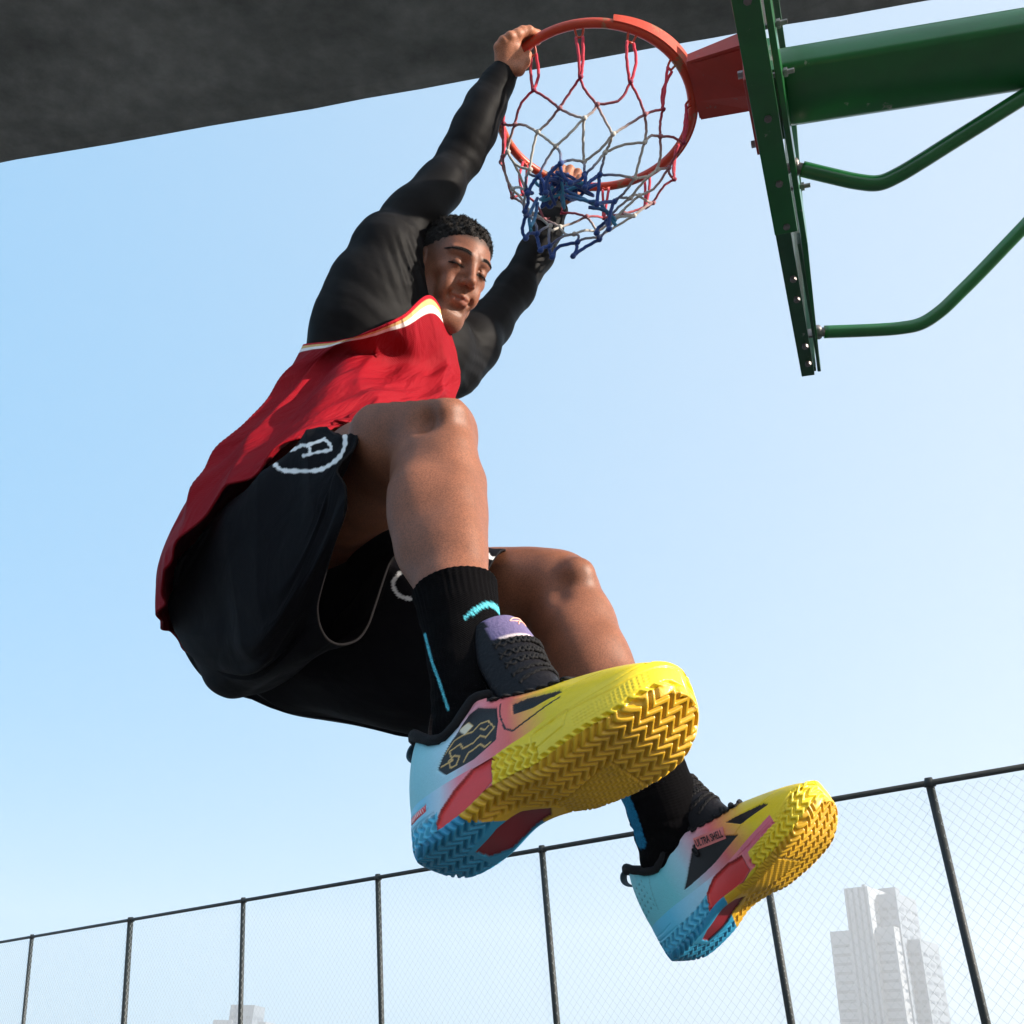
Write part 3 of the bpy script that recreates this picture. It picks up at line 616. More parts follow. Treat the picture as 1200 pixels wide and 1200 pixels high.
# --- hair: short cropped curls, a raised rough shell
def hair():
    m = .16; c0 = hd(0, -.02, .06); s = SDF(c0 - m, c0 + m, .0025); s.ell(hd(0, -.020, .050), np.array((.076, .096, .070)), HR, .01)
    X = s.pts(); Q = (X - HC) @ HR.T
    n = .5 * vnoise(Q * 95, 1) + .5 * vnoise(Q * 210, 2)
    line = .073 - .010 * (np.abs(Q[..., 0]) / .05) ** 2 - 2.1 * np.clip(.050 - Q[..., 1], 0, .046) - .50 * np.clip(.004 - Q[..., 1], 0, .2) + .0035 * vnoise(Q * 120, 4)      # hairline: forehead, temple, behind the ear
    line = np.maximum(line, -.045)
    line = np.maximum(line, -.045) + .004 * vnoise(Q * 260, 14); th = .0004 + .0034 * smoothstep(-.002, .012, Q[..., 2] - line) + .0055 * smoothstep(.05, .11, Q[..., 2])
    d = s.F - (th * (1 + .9 * n) - .003)
    s.F = np.maximum(d, (line - Q[..., 2]) * .7).astype(np.float32); return s
m_hair = mat('black_cropped_hair', (.010, .008, .007), .75, spec=.18, bump=(330, .8, .004), vary=.4, vscale=150)

# --- hands
def hand_sdf(lo, hi, h=.0017): return SDF(lo, hi, h)
def finger(s, pts, r): s.chain([np.array(p) for p in pts], r, .006)
def right_hand():
    # wrist under the cuff -> knuckles; fingers close over the rim, thumb beneath
    R0 = P(622, 53, 2.36); s = SDF(P(560, 120, 2.36) - [.0, .02, .1], P(650, 20, 2.36) + [.02, .02, .09], .0017)
    wr = P(592, 84, 2.335); kn = [P(598, 38, 2.345), P(590.5, 42, 2.335), P(584.5, 49.5, 2.333), P(582, 58, 2.338)]      # index .. little knuckle rows
    kn = [P(607, 41.5, 2.322), P(598, 44, 2.312), P(590, 49, 2.312), P(584.5, 56.5, 2.318)]
    s.cone(P(583, 100, 2.345), wr, .026, .0245, .01)
    for k in kn: s.cone(wr + (k - wr) * .12, k, .0165, .0112, .012)
    s.ell((wr + kn[1]) / 2 + [.004, .0, .012], (.030, .034, .016), None, .012)
    rad = [.0098, .0100, .0094, .0084]
    over = [(P(620, 35.5, 2.335), P(630, 40, 2.362), P(630, 49, 2.372)), (P(612, 36, 2.33), P(623.5, 41, 2.365), P(625.5, 51, 2.378)), (P(604, 41, 2.333), P(616, 46, 2.372), P(620, 56, 2.385)), (P(597, 49, 2.342), P(608.5, 53, 2.38), P(614, 61, 2.392))]
    for k, (a, b, c), r in zip(kn, over, rad): finger(s, [k, a, b, c], [r * 1.08, r, r * .95, r * .82])
    for k in kn: s.ell(k + [-.001, .003, -.004], (.0076, .0076, .0076), None, .008)
    finger(s, [P(597, 82, 2.325), P(608, 82, 2.318), P(615.5, 73, 2.325), P(619, 64, 2.338)], [.017, .0128, .0108, .0090])
    s.cone(P(596, 80, 2.325), P(606, 62, 2.325), .016, .012, .012)
    return s
def left_hand():
    s = SDF(P(655, 230, 2.67) - [.08, .10, .12], P(655, 230, 2.67) + [.09, .09, .09], .0019)
    wr = P(651, 240, 2.655); kn = [P(672, 214, 2.675), P(664, 210, 2.665), P(655.5, 209, 2.66), P(647.5, 211, 2.66)]
    s.cone(P(645, 258, 2.64), wr, .027, .0245, .01)
    for k in kn: s.cone(wr + (k - wr) * .12, k, .0165, .0115, .012)
    rad = [.0100, .0102, .0098, .0086]
    for k, r, du in zip(kn, rad, (5, 4, 3, 2)):
        u, v = px(k[None])[0]; finger(s, [k, P(u + du, v - 12, 2.69), P(u + du + 3, v - 8, 2.735), P(u + du + 2, v + 2, 2.745)], [r * 1.08, r, r * .95, r * .82])
    finger(s, [P(660, 234, 2.635), P(674, 228, 2.625), P(680, 217, 2.64), P(679, 208, 2.66)], [.016, .0125, .0105, .009])
    return s
for fn_ in (right_hand, left_hand):
    v, f = fn_().mesh(1); n = .5 + .5 * vnoise(v * 90, 3); B.append((v, f, SKIN * 2.2 * np.array([1, 1.04, 1.06]) * (1 - .10 * n[:, None])))
V = []; Fc = []; Cc = []; n0 = 0
for v, f, c in B: V.append(v); Fc.append(np.asarray(f) + n0); Cc.append(c); n0 += len(v)
V, Fc, Cc = np.concatenate(V), np.concatenate(Fc), np.concatenate(Cc)
lab = np.arange(len(V))                        # weld the overlapping lengths (inside sleeves, collar and waistband) into one surface
while True:
    l2 = lab.copy(); np.minimum.at(l2, Fc.ravel(), np.repeat(lab[Fc].min(1), 4)); l2 = l2[l2]
    if (l2 == lab).all(): break
    lab = l2
ks, cnt = np.unique(lab, return_counts=True); ks = ks[cnt > 400]; keep = np.isin(lab, ks); Fc = Fc[keep[Fc].all(1)]; big = ks[np.argmax([(lab == k).sum() * (k == lab[len(B[0][0]) + 5]) for k in ks])]
br_ = []; A_ = np.flatnonzero(lab == big)
for k in ks:
    if k == big: continue
    b_ = np.flatnonzero(lab == k); sA = A_[::3]; sB = b_[::7]; best = (9, 0, 0)
    for c0 in range(0, len(sB), 400):
        d_ = np.linalg.norm(V[sB[c0:c0 + 400]][:, None] - V[sA][None], axis=2); m_ = d_.argmin(); i_, j_ = np.unravel_index(m_, d_.shape)
        if d_[i_, j_] < best[0]: best = (d_[i_, j_], sB[c0 + i_], sA[j_])
    fb, fa = Fc[(Fc == best[1]).any(1)][0], Fc[(Fc == best[2]).any(1)][0]; br_.append([fb[0], fb[1], fa[0], fa[1]])
if br_: Fc = np.concatenate([Fc, np.array(br_)])
used = np.unique(Fc); rm = np.zeros(len(V), int); rm[used] = np.arange(len(used)); V, Cc, Fc = V[used], Cc[used], rm[Fc]
body = build_c('body', (V, Fc), m_skin, person, col=Cc, recalc=False)
hv, hf = hair().mesh(1); hv = slim(hv); hair_o = build_c('hair', (hv, hf), m_hair, person)
rgh = np.random.default_rng(5); hq_ = (hv - HC) @ HR.T; kk = rgh.choice(len(hv), 3200, replace=False); tf_ = MB(); cen = np.array([0, -.02, .03])
for k in kk:                                   # short curled tufts standing off the scalp
    n = unit(hq_[k] - cen); t1 = unit(np.cross(n, rgh.normal(0, 1, 3))); t2 = np.cross(n, t1); L_ = rgh.uniform(.003, .0075) * (.45 + .55 * smoothstep(.04, .10, hq_[k][2])); a0 = rgh.uniform(0, 6.28); cr_ = rgh.uniform(.0010, .0022)
    p_ = [hq_[k] - n * .002 + n * L_ * f + (t1 * math.cos(a0 + 4.5 * f) + t2 * math.sin(a0 + 4.5 * f)) * cr_ * (f > 0) for f in (0, .33, .66, 1.0)]
    v_, f_ = tube(HC + np.array(p_) @ HR, [.0010, .0009, .0008, .0004], 3, cap=False); tf_.add(v_, f_)
build_c('curls', (np.concatenate(tf_.v), tf_.f), m_hair, hair_o, recalc=False)
hp_ = (vH - HC) @ HR.T; fr2 = hp_[:, 1] > .04; fv_ = hp_[fr2]
def onface(x, z, off=0.0):
    w_ = np.hypot(fv_[:, 0] - x, fv_[:, 2] - z); k_ = np.argsort(w_)[:12]; k_ = k_[np.argsort(-fv_[k_, 1])[:6]]; return np.array([x, fv_[k_, 1].mean() + off, z])
for sx in (-1, 1):
    eb = MB()
    for i in range(150):
        f = rgh.uniform(0, 1); x0 = .0135 + .036 * f; zc_ = .0350 + .0075 * math.sin(math.pi * min(1, f * .62 + .18)) - .003 * f * f; wd_ = .0040 * (1 - .55 * f); z0 = zc_ + rgh.uniform(-1, 1) * wd_ * .8
        p0_ = onface(sx * x0, z0, -.0004); p1_ = onface(sx * (x0 + .0035), z0 + .0022 * (1 - f) - .0008 * f, .0007); p2_ = onface(sx * (x0 + .0070), z0 + .0028 * (1 - f) - .0026 * f, .0004)
        v_, f_ = tube(HC + np.array([p0_, p1_, p2_]) @ HR, [.00042, .0004, .00018], 3, cap=False); eb.add(v_, f_)
    build_c('eyebrow', (np.concatenate(eb.v), eb.f), m_hair, person, recalc=False)
    el = MB(); ln_ = np.array([onface(sx * x_, .0112 - .0016 * abs((x_ - .030) / .014) ** 2, .0002) for x_ in np.linspace(.0165, .0455, 14)]); v_, f_ = tube(HC + spline(ln_, 40) @ HR, .00085 + .0005 * np.sin(np.linspace(0, np.pi, 40)), 6); el.add(v_, f_)
    for x_ in np.linspace(.0185, .0455, 22):
        b_ = onface(sx * x_, .0112 - .0016 * abs((x_ - .030) / .014) ** 2, .0003); v_, f_ = tube(HC + np.array([b_, b_ + [sx * .0008, .0030, -.0018], b_ + [sx * .0018, .0052, -.0018]]) @ HR, [.00035, .0003, .0001], 3, cap=False); el.add(v_, f_)
    build_c('eyelashes', (np.concatenate(el.v), el.f), m_hair, person, recalc=False)

# --- black compression shirt: arms, shoulders, upper chest
RARM = [(440, 340, 2.09, 48), (452, 298, 2.12, 40), (481, 257, 2.17, 31.5), (515, 220, 2.23, 26.5), (540, 183, 2.28, 24), (556, 152, 2.30, 25), (569, 123, 2.32, 22), (583, 98, 2.335, 17.5), (593, 82, 2.335, 14.8)]
LARM = [(528, 425, 2.24, 40), (551, 404, 2.28, 34), (573, 380, 2.36, 25.5), (603, 340, 2.46, 22), (628, 298, 2.55, 20.5), (641, 268, 2.60, 17), (651, 243, 2.64, 14.5)]
def shirt():
    s = SDF([-.52, -.16, 1.72], [.16, 1.06, 2.78], .0052)
    p, r = chain_px([(400, 520, 2.03, 62), (415, 480, 2.05, 66), (432, 415, 2.10, 66), (450, 380, 2.13, 60)]); s.chain(p, r, .04)
    p, r = chain_px([(478, 430, 2.13, 56), (505, 412, 2.18, 46), (526, 425, 2.24, 38)]); s.chain(p, r, .05)
    p, r = chain_px([(416, 372, 2.06, 48), (428, 335, 2.08, 44)]); s.chain(p, r, .04)
    p, r = chain_px(RARM); s.chain(p, r, .025); p, r = chain_px(LARM); s.chain(p, r, .025)
    p, r = chain_px([(470, 320, 2.10, 26), (500, 372, 2.13, 30), (515, 392, 2.17, 30)]); s.chain(p, r, .03)
    # deltoid / biceps / forearm bellies
    s.ell(P(450, 292, 2.09), (.052, .068, .052), None, .03); s.cone(P(490, 240, 2.16), P(520, 205, 2.21), .036, .028, .03); s.cone(P(502, 250, 2.16), P(525, 213, 2.20), .030, .024, .03); s.cone(P(551, 160, 2.27), P(566, 125, 2.29), .034, .024, .03)
    X = s.pts()
    # drag folds: tight ridges running across the sleeve at armpit, elbow and cuff
    def folds(c, axis, rad, wl, amp, seed):
        c = P(*c); ax = unit(axis); d = X - c; w = np.exp(-(np.linalg.norm(d, axis=-1) / rad) ** 2); n = vnoise(d * 18, seed)
        ph = (d @ ax) / wl * 6.283 + 2.2 * n; s.F -= (amp * w * (np.sin(ph) + .4 * np.sin(2.3 * ph + n))).astype(np.float32)
    folds((490, 315, 2.06), [.85, .3, .2], .070, .021, .0028, 3); folds((545, 190, 2.25), [.4, .8, .1], .06, .030, .0009, 4); folds((540, 425, 2.2), [.3, .9, .1], .07, .026, .0018, 5)
    folds((420, 355, 2.0), [.5, .8, .2], .10, .045, .0010, 8); folds((598, 345, 2.44), [.5, .7, .2], .06, .030, .0009, 6); folds((580, 98, 2.33), [.5, .85, 0], .05, .016, .0008, 7); folds((470, 270, 2.1), [.2, 1, .2], .09, .05, .0010, 9)
    s.F -= (.0012 * vnoise(X * 22, 12)).astype(np.float32)
    # neck opening and cuffs
    nk = np.linalg.norm(X - P(527, 352, 2.17), axis=-1) - .062; s.F = np.maximum(s.F, -nk).astype(np.float32)
    return s
m_shirt = mat('black_stretch_jersey', (.0085, .0080, .0085), .58, sheen=.0, spec=.06, bump=(38, .12, .008), vary=.25, vscale=18)
sv, sf = shirt().mesh(1)
def wr_cut(v, f, c, ax):                       # open the sleeve at the wrist
    d = (v - P(*c)) @ unit(ax); bad = (d > 0) & (np.linalg.norm(v - P(*c), axis=1) < .08); return f[~bad[f].any(1)]
sf = wr_cut(sv, sf, (593.5, 81, 2.335), P(593, 82, 2.335) - P(583, 98, 2.335)); sf = wr_cut(sv, sf, (651, 243, 2.64), P(651, 243, 2.64) - P(641, 268, 2.60))
shirt_o = build_c('undershirt', (sv, sf), m_shirt, person, recalc=False)
for c, a_, r in (((593.5, 81, 2.335), (583, 98, 2.335), .0288), ((651, 243, 2.64), (641, 268, 2.60), .032)):
    C_, A_ = P(*c), P(*a_); d = unit(C_ - A_); t1 = unit(np.cross(d, [.2, .5, .8])); t2 = np.cross(d, t1); q = np.arange(40) / 40 * 2 * np.pi
    ring = C_ - d * .003 + (np.cos(q)[:, None] * t1 + np.sin(q)[:, None] * t2) * r; build_c('cuff', tube(ring, .0026, 8, closed=True), m_shirt, shirt_o)

# --- lofted cloth: rings of left / near / right / far points
def ring4(L, N, R, Fa, n):
    L, N, R, Fa = [P(*q) for q in (L, N, R, Fa)]; c = (L + R) / 2; a = (L - R) / 2; t = np.arange(n) / n * 2 * np.pi; s = np.sin(t)[:, None]
    return c + np.cos(t)[:, None] * a + np.where(s > 0, s * (N - c), -s * (Fa - c))
def ringp(pts, n):
    q = spline([P(*p) for p in pts], 400, True); d = np.r_[0, np.cumsum(np.linalg.norm(np.diff(np.r_[q, q[:1]], axis=0), axis=1))]; t = np.arange(n) / n * d[-1]
    qq = np.r_[q, q[:1]]; return np.stack([np.interp(t, d, qq[:, k]) for k in range(3)], 1)
def loft(rings, nl): return np.stack([spline([r[j] for r in rings], nl) for j in range(rings[0].shape[0])], 1)   # (nl, n, 3)
def resample_rows(G, rows):
    d = np.linalg.norm(np.diff(G, axis=0), axis=2).mean(1); s = np.r_[0, np.cumsum(d)]; t = np.linspace(0, s[-1], rows); out = np.empty((rows,) + G.shape[1:])
    for j in range(G.shape[1]):
        for k in range(3): out[:, j, k] = np.interp(t, s, G[:, j, k])
    return out
def shell(G, th):                              # cloth with thickness: outer and inner skin joined at both rims
    N_ = grid_normals(G); c = G.mean(1, keepdims=True); 
    if ((G - c) * N_).sum() < 0: N_ = -N_
    I = G - N_ * th; nr, nc = G.shape[:2]; V = np.r_[G.reshape(-1, 3), I.reshape(-1, 3)]; f = grid_faces(nr, nc); m = nr * nc; fi = f[:, ::-1] + m
    j = np.arange(nc); j2 = (j + 1) % nc; e0 = np.stack([j2, j, j + m, j2 + m], 1); o = (nr - 1) * nc; e1 = np.stack([j + o, j2 + o, j2 + o + m, j + o + m], 1)
    return V, np.concatenate([f, fi, e0, e1]), N_
NJ = 360
J = [ring4((199, 739, 1.79), (258, 588, 1.55), (432, 500, 1.72), (330, 720, 2.05), NJ), ring4((197, 684, 1.85), (285, 545, 1.62), (470, 495, 1.78), (340, 640, 2.08), NJ), ring4((223, 613, 1.92), (325, 500, 1.70), (510, 485, 1.88), (380, 580, 2.12), NJ),
     ring4((261, 566, 1.95), (358, 470, 1.75), (532, 478, 1.98), (400, 540, 2.18), NJ), ring4((303, 500, 1.99), (396, 442, 1.845), (540, 462, 2.06), (420, 500, 2.24), NJ), ring4((333, 449, 2.04), (428, 416, 1.915), (542, 440, 2.14), (430, 470, 2.30), NJ)]
top = spline([P(*p) for p in [(355, 404, 2.05), (396, 399, 1.90), (436, 388, 1.845), (472, 371, 1.86), (503, 346, 1.97), (522, 370, 2.085), (537, 387, 2.13), (548, 400, 2.19), (546, 428, 2.27), (538, 452, 2.32), (500, 440, 2.38), (440, 425, 2.36), (390, 412, 2.24)]], 600, True)
ti = np.array([0, .12, .23, .31, .38, .42, .455, .48, .51, .545, .68, .80, .91, 1.0]); tt = np.arange(NJ) / NJ; tf = np.interp(tt, ti, np.arange(14)) / 13 * 600; ii = np.floor(tf).astype(int) % 600; ff = (tf % 1)[:, None]
J.append(top[ii] * (1 - ff) + top[(ii + 1) % 600] * ff)
G = resample_rows(loft(J, 200), 260)
N_ = grid_normals(G)
if ((G - G.mean(1, keepdims=True)) * N_).sum() < 0: N_ = -N_
r_ = np.linspace(0, 1, 260)[:, None]; t_ = tt[None]; one = np.ones_like(r_ * t_)
def ridge(x): return 1 - 2 * np.abs(((x + .5) % 1) - .5) * 2
st = np.stack([t_ * 15 + 1.3 * r_ * one, r_ * 2.6 + 2.0 * t_ * one, 0 * one], -1)
f1 = vnoise(st, 21); f2 = vnoise(np.stack([t_ * 30 - 4 * r_ * one, r_ * 4 + 0 * t_, one], -1), 22)
side = np.exp(-((t_ - .27) / .20) ** 2) * one
f1 = np.sign(f1) * np.abs(f1) ** 1.25; dsp = .017 * (.5 - 2 * np.abs(vnoise(np.stack([t_ * 17 + 2.2 * r_ * one, r_ * 1.5 + 2.4 * t_ * one, 2 + 0 * one], -1), 77))) + .011 * f1 * (.15 + .85 * smoothstep(0, .22, r_)) + .008 * f2 + .006 * side * np.sin((t_ * 58 + r_ * 9)) * smoothstep(.25, .8, r_) 
dsp *= (smoothstep(.99, .78, r_) * .97 + .03) * (.3 + .7 * smoothstep(.03, .17, np.minimum(t_, 1 - t_)))
dsp += .0035 * np.sin(t_ * 2 * np.pi * 17 + 3 * f1) * smoothstep(.12, 0, r_)
G = G + N_ * dsp[..., None]
red = lin([134, 9, 24]); cJ = np.tile(red, (260, NJ, 1)); wob = r_ * one
for a, b, c in ((.9915, 1.1, lin([176, 20, 38])), (.975, .9915, lin([216, 176, 118])), (.955, .975, lin([236, 230, 228]))):
    m = (wob >= a) & (wob < b); cJ[m] = c
nV, nF, _ = shell(G, .0035); uvJ = np.stack([np.tile(t_, (260, 1)).ravel(), np.tile(r_, (1, NJ)).ravel()], 1)
m_jersey = mat('red_mesh_jersey', attr=True, rough=.7, spec=.10, crease=(30, 5, .8, .016, .12), weave=(1500, 900, .35, .0008), bump=(60, .15, .004), vary=.08, vscale=9)
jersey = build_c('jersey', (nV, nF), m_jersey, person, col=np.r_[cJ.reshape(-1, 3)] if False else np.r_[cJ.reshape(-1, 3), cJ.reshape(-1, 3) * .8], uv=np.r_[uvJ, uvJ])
m_stitch = mat('jersey_trim_band', (.72, .68, .66), .7)

# --- shorts: two loose legs sharing one seat
NS = 540
RS_ = [ring4((214, 742, 1.86), (246, 612, 1.60), (350, 590, 1.78), (300, 760, 2.02), NS), ring4((211, 738, 1.83), (262, 600, 1.57), (372, 575, 1.72), (310, 780, 1.95), NS), ring4((238, 782, 1.68), (300, 590, 1.47), (372, 520, 1.60), (330, 760, 1.80), NS), ring4((298, 793, 1.55), (345, 640, 1.345), (395, 505, 1.46), (370, 720, 1.66), NS)]
hem = [(371, 712, 1.36), (384, 662, 1.315), (402, 605, 1.265), (403, 572, 1.265), (393, 548, 1.285), (414, 522, 1.31), (426, 493, 1.36), (444, 490, 1.45), (462, 520, 1.50), (474, 580, 1.52), (468, 640, 1.51), (456, 664, 1.50), (441, 712, 1.47), (424, 748, 1.44), (398, 757, 1.41), (379, 743, 1.385)]
hq = spline([P(*p) for p in hem], 800, True)
hi_ = np.array([0, 2.2, 4.4, 5.3, 6.3, 7.2, 8.0, 9.0, 10.5, 12, 13.2, 14.2, 15.0, 16]) ; ht = np.array([0.02, .13, .25, .32, .40, .46, .50, .56, .66, .76, .84, .92, .97, 1.02])
hidx = (np.interp(tt[:0] if False else np.arange(NS) / NS, np.r_[ht[0] - .03, ht], np.r_[-.4, hi_]) % 16) / 16 * 800; i0 = np.floor(hidx).astype(int) % 800; f0 = (hidx % 1)[:, None]
RS_.append(hq[i0] * (1 - f0) + hq[(i0 + 1) % 800] * f0)
def cloth_leg(name, rings, seed, amp=.008, rows=170, parent=None, logo=None):
    G = resample_rows(loft(rings, 150), rows); N_ = grid_normals(G)
    if ((G - G.mean(1, keepdims=True)) * N_).sum() < 0: N_ = -N_
    r = np.linspace(0, 1, rows)[:, None]; t = (np.arange(NS) / NS)[None]; one = np.ones_like(r * t)
    d = amp * vnoise(np.stack([t * 11 + 1.5 * r * one, r * 2.2 + 3 * t * one, 0 * one], -1), seed) + amp * .4 * vnoise(np.stack([t * 26 - 5 * r * one, r * 3 * one, one], -1), seed + 1)
    d += amp * .9 * (.45 - 1.8 * np.abs(vnoise(np.stack([t * 9 + 2.5 * r * one, r * 1.6 + 3 * t * one, 4 + 0 * one], -1), seed + 5)))
    d *= (1 - .85 * smoothstep(.90, 1, r)) * smoothstep(-.02, .10, r)
    G = G + N_ * d[..., None]
    V, Fc, _ = shell(G, .0035); c = np.tile(lin([13, 12, 17]), (len(V), 1)); Vo = V[:rows * NS]; pp = px(Vo); near = ((N_.reshape(-1, 3) * Vo).sum(1) < 0.0)
    if logo is not None: logo(c, pp, near, rows * NS)
    hemrow = np.r_[np.tile((r >= .9972), (1, NS)).ravel(), np.tile((r >= .998), (1, NS)).ravel()]; c[hemrow] = lin([30, 28, 30]) * .8
    uv = np.stack([np.tile(t, (rows, 1)).ravel(), np.tile(r, (1, NS)).ravel()], 1)
    return build_c(name, (V, Fc), m_short, parent, col=c, uv=np.r_[uv, uv])
def stroke(c, pp, near, n, pts, w, colr, rough=.5, seed=1):
    s = spline(np.array(pts, float), 160); d = np.full(len(pp), 1e9)
    sel = near & (pp[:, 0] > s[:, 0].min() - 8) & (pp[:, 0] < s[:, 0].max() + 8) & (pp[:, 1] > s[:, 1].min() - 8) & (pp[:, 1] < s[:, 1].max() + 8)
    if not sel.any(): return
    dd = np.linalg.norm(pp[sel][:, None] - s[None], axis=2); k = dd.argmin(1); d[sel] = dd.min(1) - w * (1 + rough * .35 * np.sin(k * .5 + seed) + rough * .3 * np.sin(k * .17 + 2 * seed))
    m = np.clip(.5 - d / 1.0, 0, 1); c[:n] = c[:n] * (1 - m[:, None]) + np.asarray(colr) * m[:, None]
wht = lin([232, 232, 232])
def logo_r(c, pp, near, n):
    stroke(c, pp, near, n, [(323, 545), (331, 551), (352, 552), (372, 551), (386, 545), (398, 535), (404, 522), (404, 508)], 2.3, wht, .6)
    stroke(c, pp, near, n, [(404, 509), (413, 500), (424, 493)], 1.0, wht, .4)
    stroke(c, pp, near, n, [(341, 528), (352, 523), (362, 521), (380, 516), (387, 522), (387, 527), (372, 530), (356, 534)], 1.7, wht, .7, 3)
    stroke(c, pp, near, n, [(352, 521), (362, 524), (363, 531)], 1.5, wht, .7, 5); stroke(c, pp, near, n, [(376, 516), (381, 513)], 1.2, wht, .5)
m_short = mat('black_shorts_cloth', attr=True, rough=.8, spec=.07, crease=(14, 5, .45, .014, .2), weave=(1500, 900, .25, .0006), bump=(40, .12, .004))
shorts = cloth_leg('shorts', RS_, 31, .009, 330, person, logo_r)
LS_ = [ring4((205, 735, 1.95), (300, 600, 1.80), (400, 600, 1.98), (330, 800, 2.16), NS), ring4((232, 775, 1.88), (320, 640, 1.66), (420, 610, 1.90), (380, 800, 2.10), NS), ring4((315, 822, 1.76), (400, 690, 1.56), (470, 628, 1.78), (440, 780, 1.98), NS), ring4((405, 847, 1.68), (470, 730, 1.49), (540, 638, 1.68), (500, 760, 1.88), NS),
       ring4((506, 866, 1.62), (533, 752, 1.46), (593, 643, 1.62), (575, 770, 1.76), NS)]
def logo_l(c, pp, near, n):
    stroke(c, pp, near, n, [(468, 672), (461, 682), (463, 692), (470, 699), (482, 702)], 2.2, wht, .5); stroke(c, pp, near, n, [(572, 650), (576, 654), (584, 653), (588, 648)], 1.8, wht, .4); stroke(c, pp, near, n, [(462, 652), (450, 690), (442, 712)], .4, lin([40, 38, 38]), .1)
cloth_leg('shorts_leg', LS_, 41, .009, 260, shorts, logo_l)

# --- socks
def sock(name, L, off, cuts, marks, parent):
    p, r = chain_px(L); c = spline(p, 90); rr = np.interp(np.linspace(0, len(L) - 1, 90), np.arange(len(L)), np.array(r)) + off
    tg = np.gradient(c, axis=0); tg /= np.linalg.norm(tg, axis=1, keepdims=True); nrm = unit(np.cross(tg[0], [0, .1, 1])); G = []; q = np.arange(160) / 160 * 2 * np.pi
    for i in range(90):
        nrm = unit(nrm - tg[i] * (nrm @ tg[i])); b = np.cross(tg[i], nrm); bulge = .0014 * np.exp(-(i / 5.0) ** 2); rib = .0005 * np.sin(np.arange(160) * 2 * np.pi * 40 / 160) * (1 if i < 16 else .35)
        wr = .0008 * np.sin(i * .55 + 2 * np.sin(q * 2)) * (i > 55) + .0010 * vnoise(np.stack([np.cos(q) * 2, np.sin(q) * 2, np.full(160, i * .14)], 1), 6)
        G.append(c[i] + (rr[i] + bulge + rib + wr)[:, None] * (np.cos(q)[:, None] * nrm + np.sin(q)[:, None] * b))
    G = np.array(G); V, Fc, N_ = shell(G, .0022); col = np.tile(lin([12, 11, 13]), (len(V), 1)); n = 90 * 160; pp = px(V[:n]); near = (N_.reshape(-1, 3) * V[:n]).sum(1) < 0
    for pts, w, cl in marks: stroke(col, pp, near, n, pts, w, cl, .25)
    uv = np.stack([np.tile(np.arange(160) / 160, 90), np.repeat(np.linspace(0, 1, 90), 160)], 1)
    return build_c(name, (V, Fc), m_sock, parent, col=col, uv=np.r_[uv, uv])
m_sock = mat('black_ribbed_sock', attr=True, rough=.9, spec=.04, grain=(700, .5), weave=(500, 620, .5, .0008))
cy = lin([96, 196, 214])
sock('sock', [(533, 691, 1.105, 47.5), (542, 740, 1.075, 45), (549, 800, 1.035, 43), (552, 850, 1.01, 43), (552, 905, .985, 38)], .0015, None,
     [([(545, 724), (556, 714), (572, 707), (583, 712), (589, 721)], 1.5, cy), ([(553, 721), (565, 712), (578, 711), (588, 722)], 1.1, cy), ([(498, 744), (506, 775), (515, 800), (525, 831)], 1.5, cy)], person)
sock('sock', [(742, 866, 1.415, 42), (758, 897, 1.405, 41), (774, 935, 1.395, 42), (784, 970, 1.39, 41), (789, 1022, 1.38, 34)], .0018, None,
     [([(733, 936), (742, 958), (752, 990)], 5.5, lin([40, 128, 170])), ], person)
# ------------------------------------------------------------------ basketball shoes (x heel to toe, m towards the inner side, z up)
SH_R = (np.array([[0.7575, 0.6391, -0.1334], [0.5484, -0.512, 0.6611], [-0.3542, 0.5739, 0.7383]]), np.array([0.0334, -0.2345, 0.9080]))
SH_L = (np.array([[0.6056, 0.6834, -0.4079], [0.735, -0.2836, 0.616], [-0.3053, 0.6728, 0.6739]]), np.array([0.2975, -0.4620, 1.3000]))
XO = [0, .003, .010, .03, .06, .10, .14, .18, .215, .25, .28, .298, .307, .31]
WL = [.006, .019, .029, .039, .043, .044, .046, .051, .055, .053, .044, .031, .017, .004]
WM = [.006, .019, .029, .038, .040, .034, .033, .043, .051, .052, .045, .032, .018, .004]
XZ = [0, .015, .035, .08, .115, .15, .18, .25, .28, .31]; ZB = [.010, .003, .0002, .003, .010, .007, .001, .003, .011, .027]; ZT = [.056, .056, .054, .052, .050, .048, .046, .047, .052, .058]
def inpoly(x, y, poly):
    r = np.zeros(np.shape(x), bool); n = len(poly)
    for i in range(n):
        (x1, y1), (x2, y2) = poly[i], poly[(i + 1) % n]
        c = ((y1 > y) != (y2 > y)) & (x < (x2 - x1) * (y - y1) / ((y2 - y1) if y2 != y1 else 1e-12) + x1); r ^= c
    return r
def dpoly(x, y, pts, closed=True):             # distance to a polyline
    d = np.full(np.shape(x), 1e9); n = len(pts)
    for i in range(n if closed else n - 1):
        a, b = np.array(pts[i]), np.array(pts[(i + 1) % n]); ab = b - a; t = np.clip(((x - a[0]) * ab[0] + (y - a[1]) * ab[1]) / max(ab @ ab, 1e-12), 0, 1)
        d = np.minimum(d, np.hypot(x - a[0] - t * ab[0], y - a[1] - t * ab[1]))
    return d
def sdpoly(x, y, poly): return np.where(inpoly(x, y, poly), -1, 1) * dpoly(x, y, poly)
def tri(q): q = q % 1.0; return 1 - np.abs(2 * q - 1)
def groove(ph, w=.30): q = np.abs((ph % 1.0) - .5); return smoothstep(w - .10, w + .06, q)       # 1 in the groove
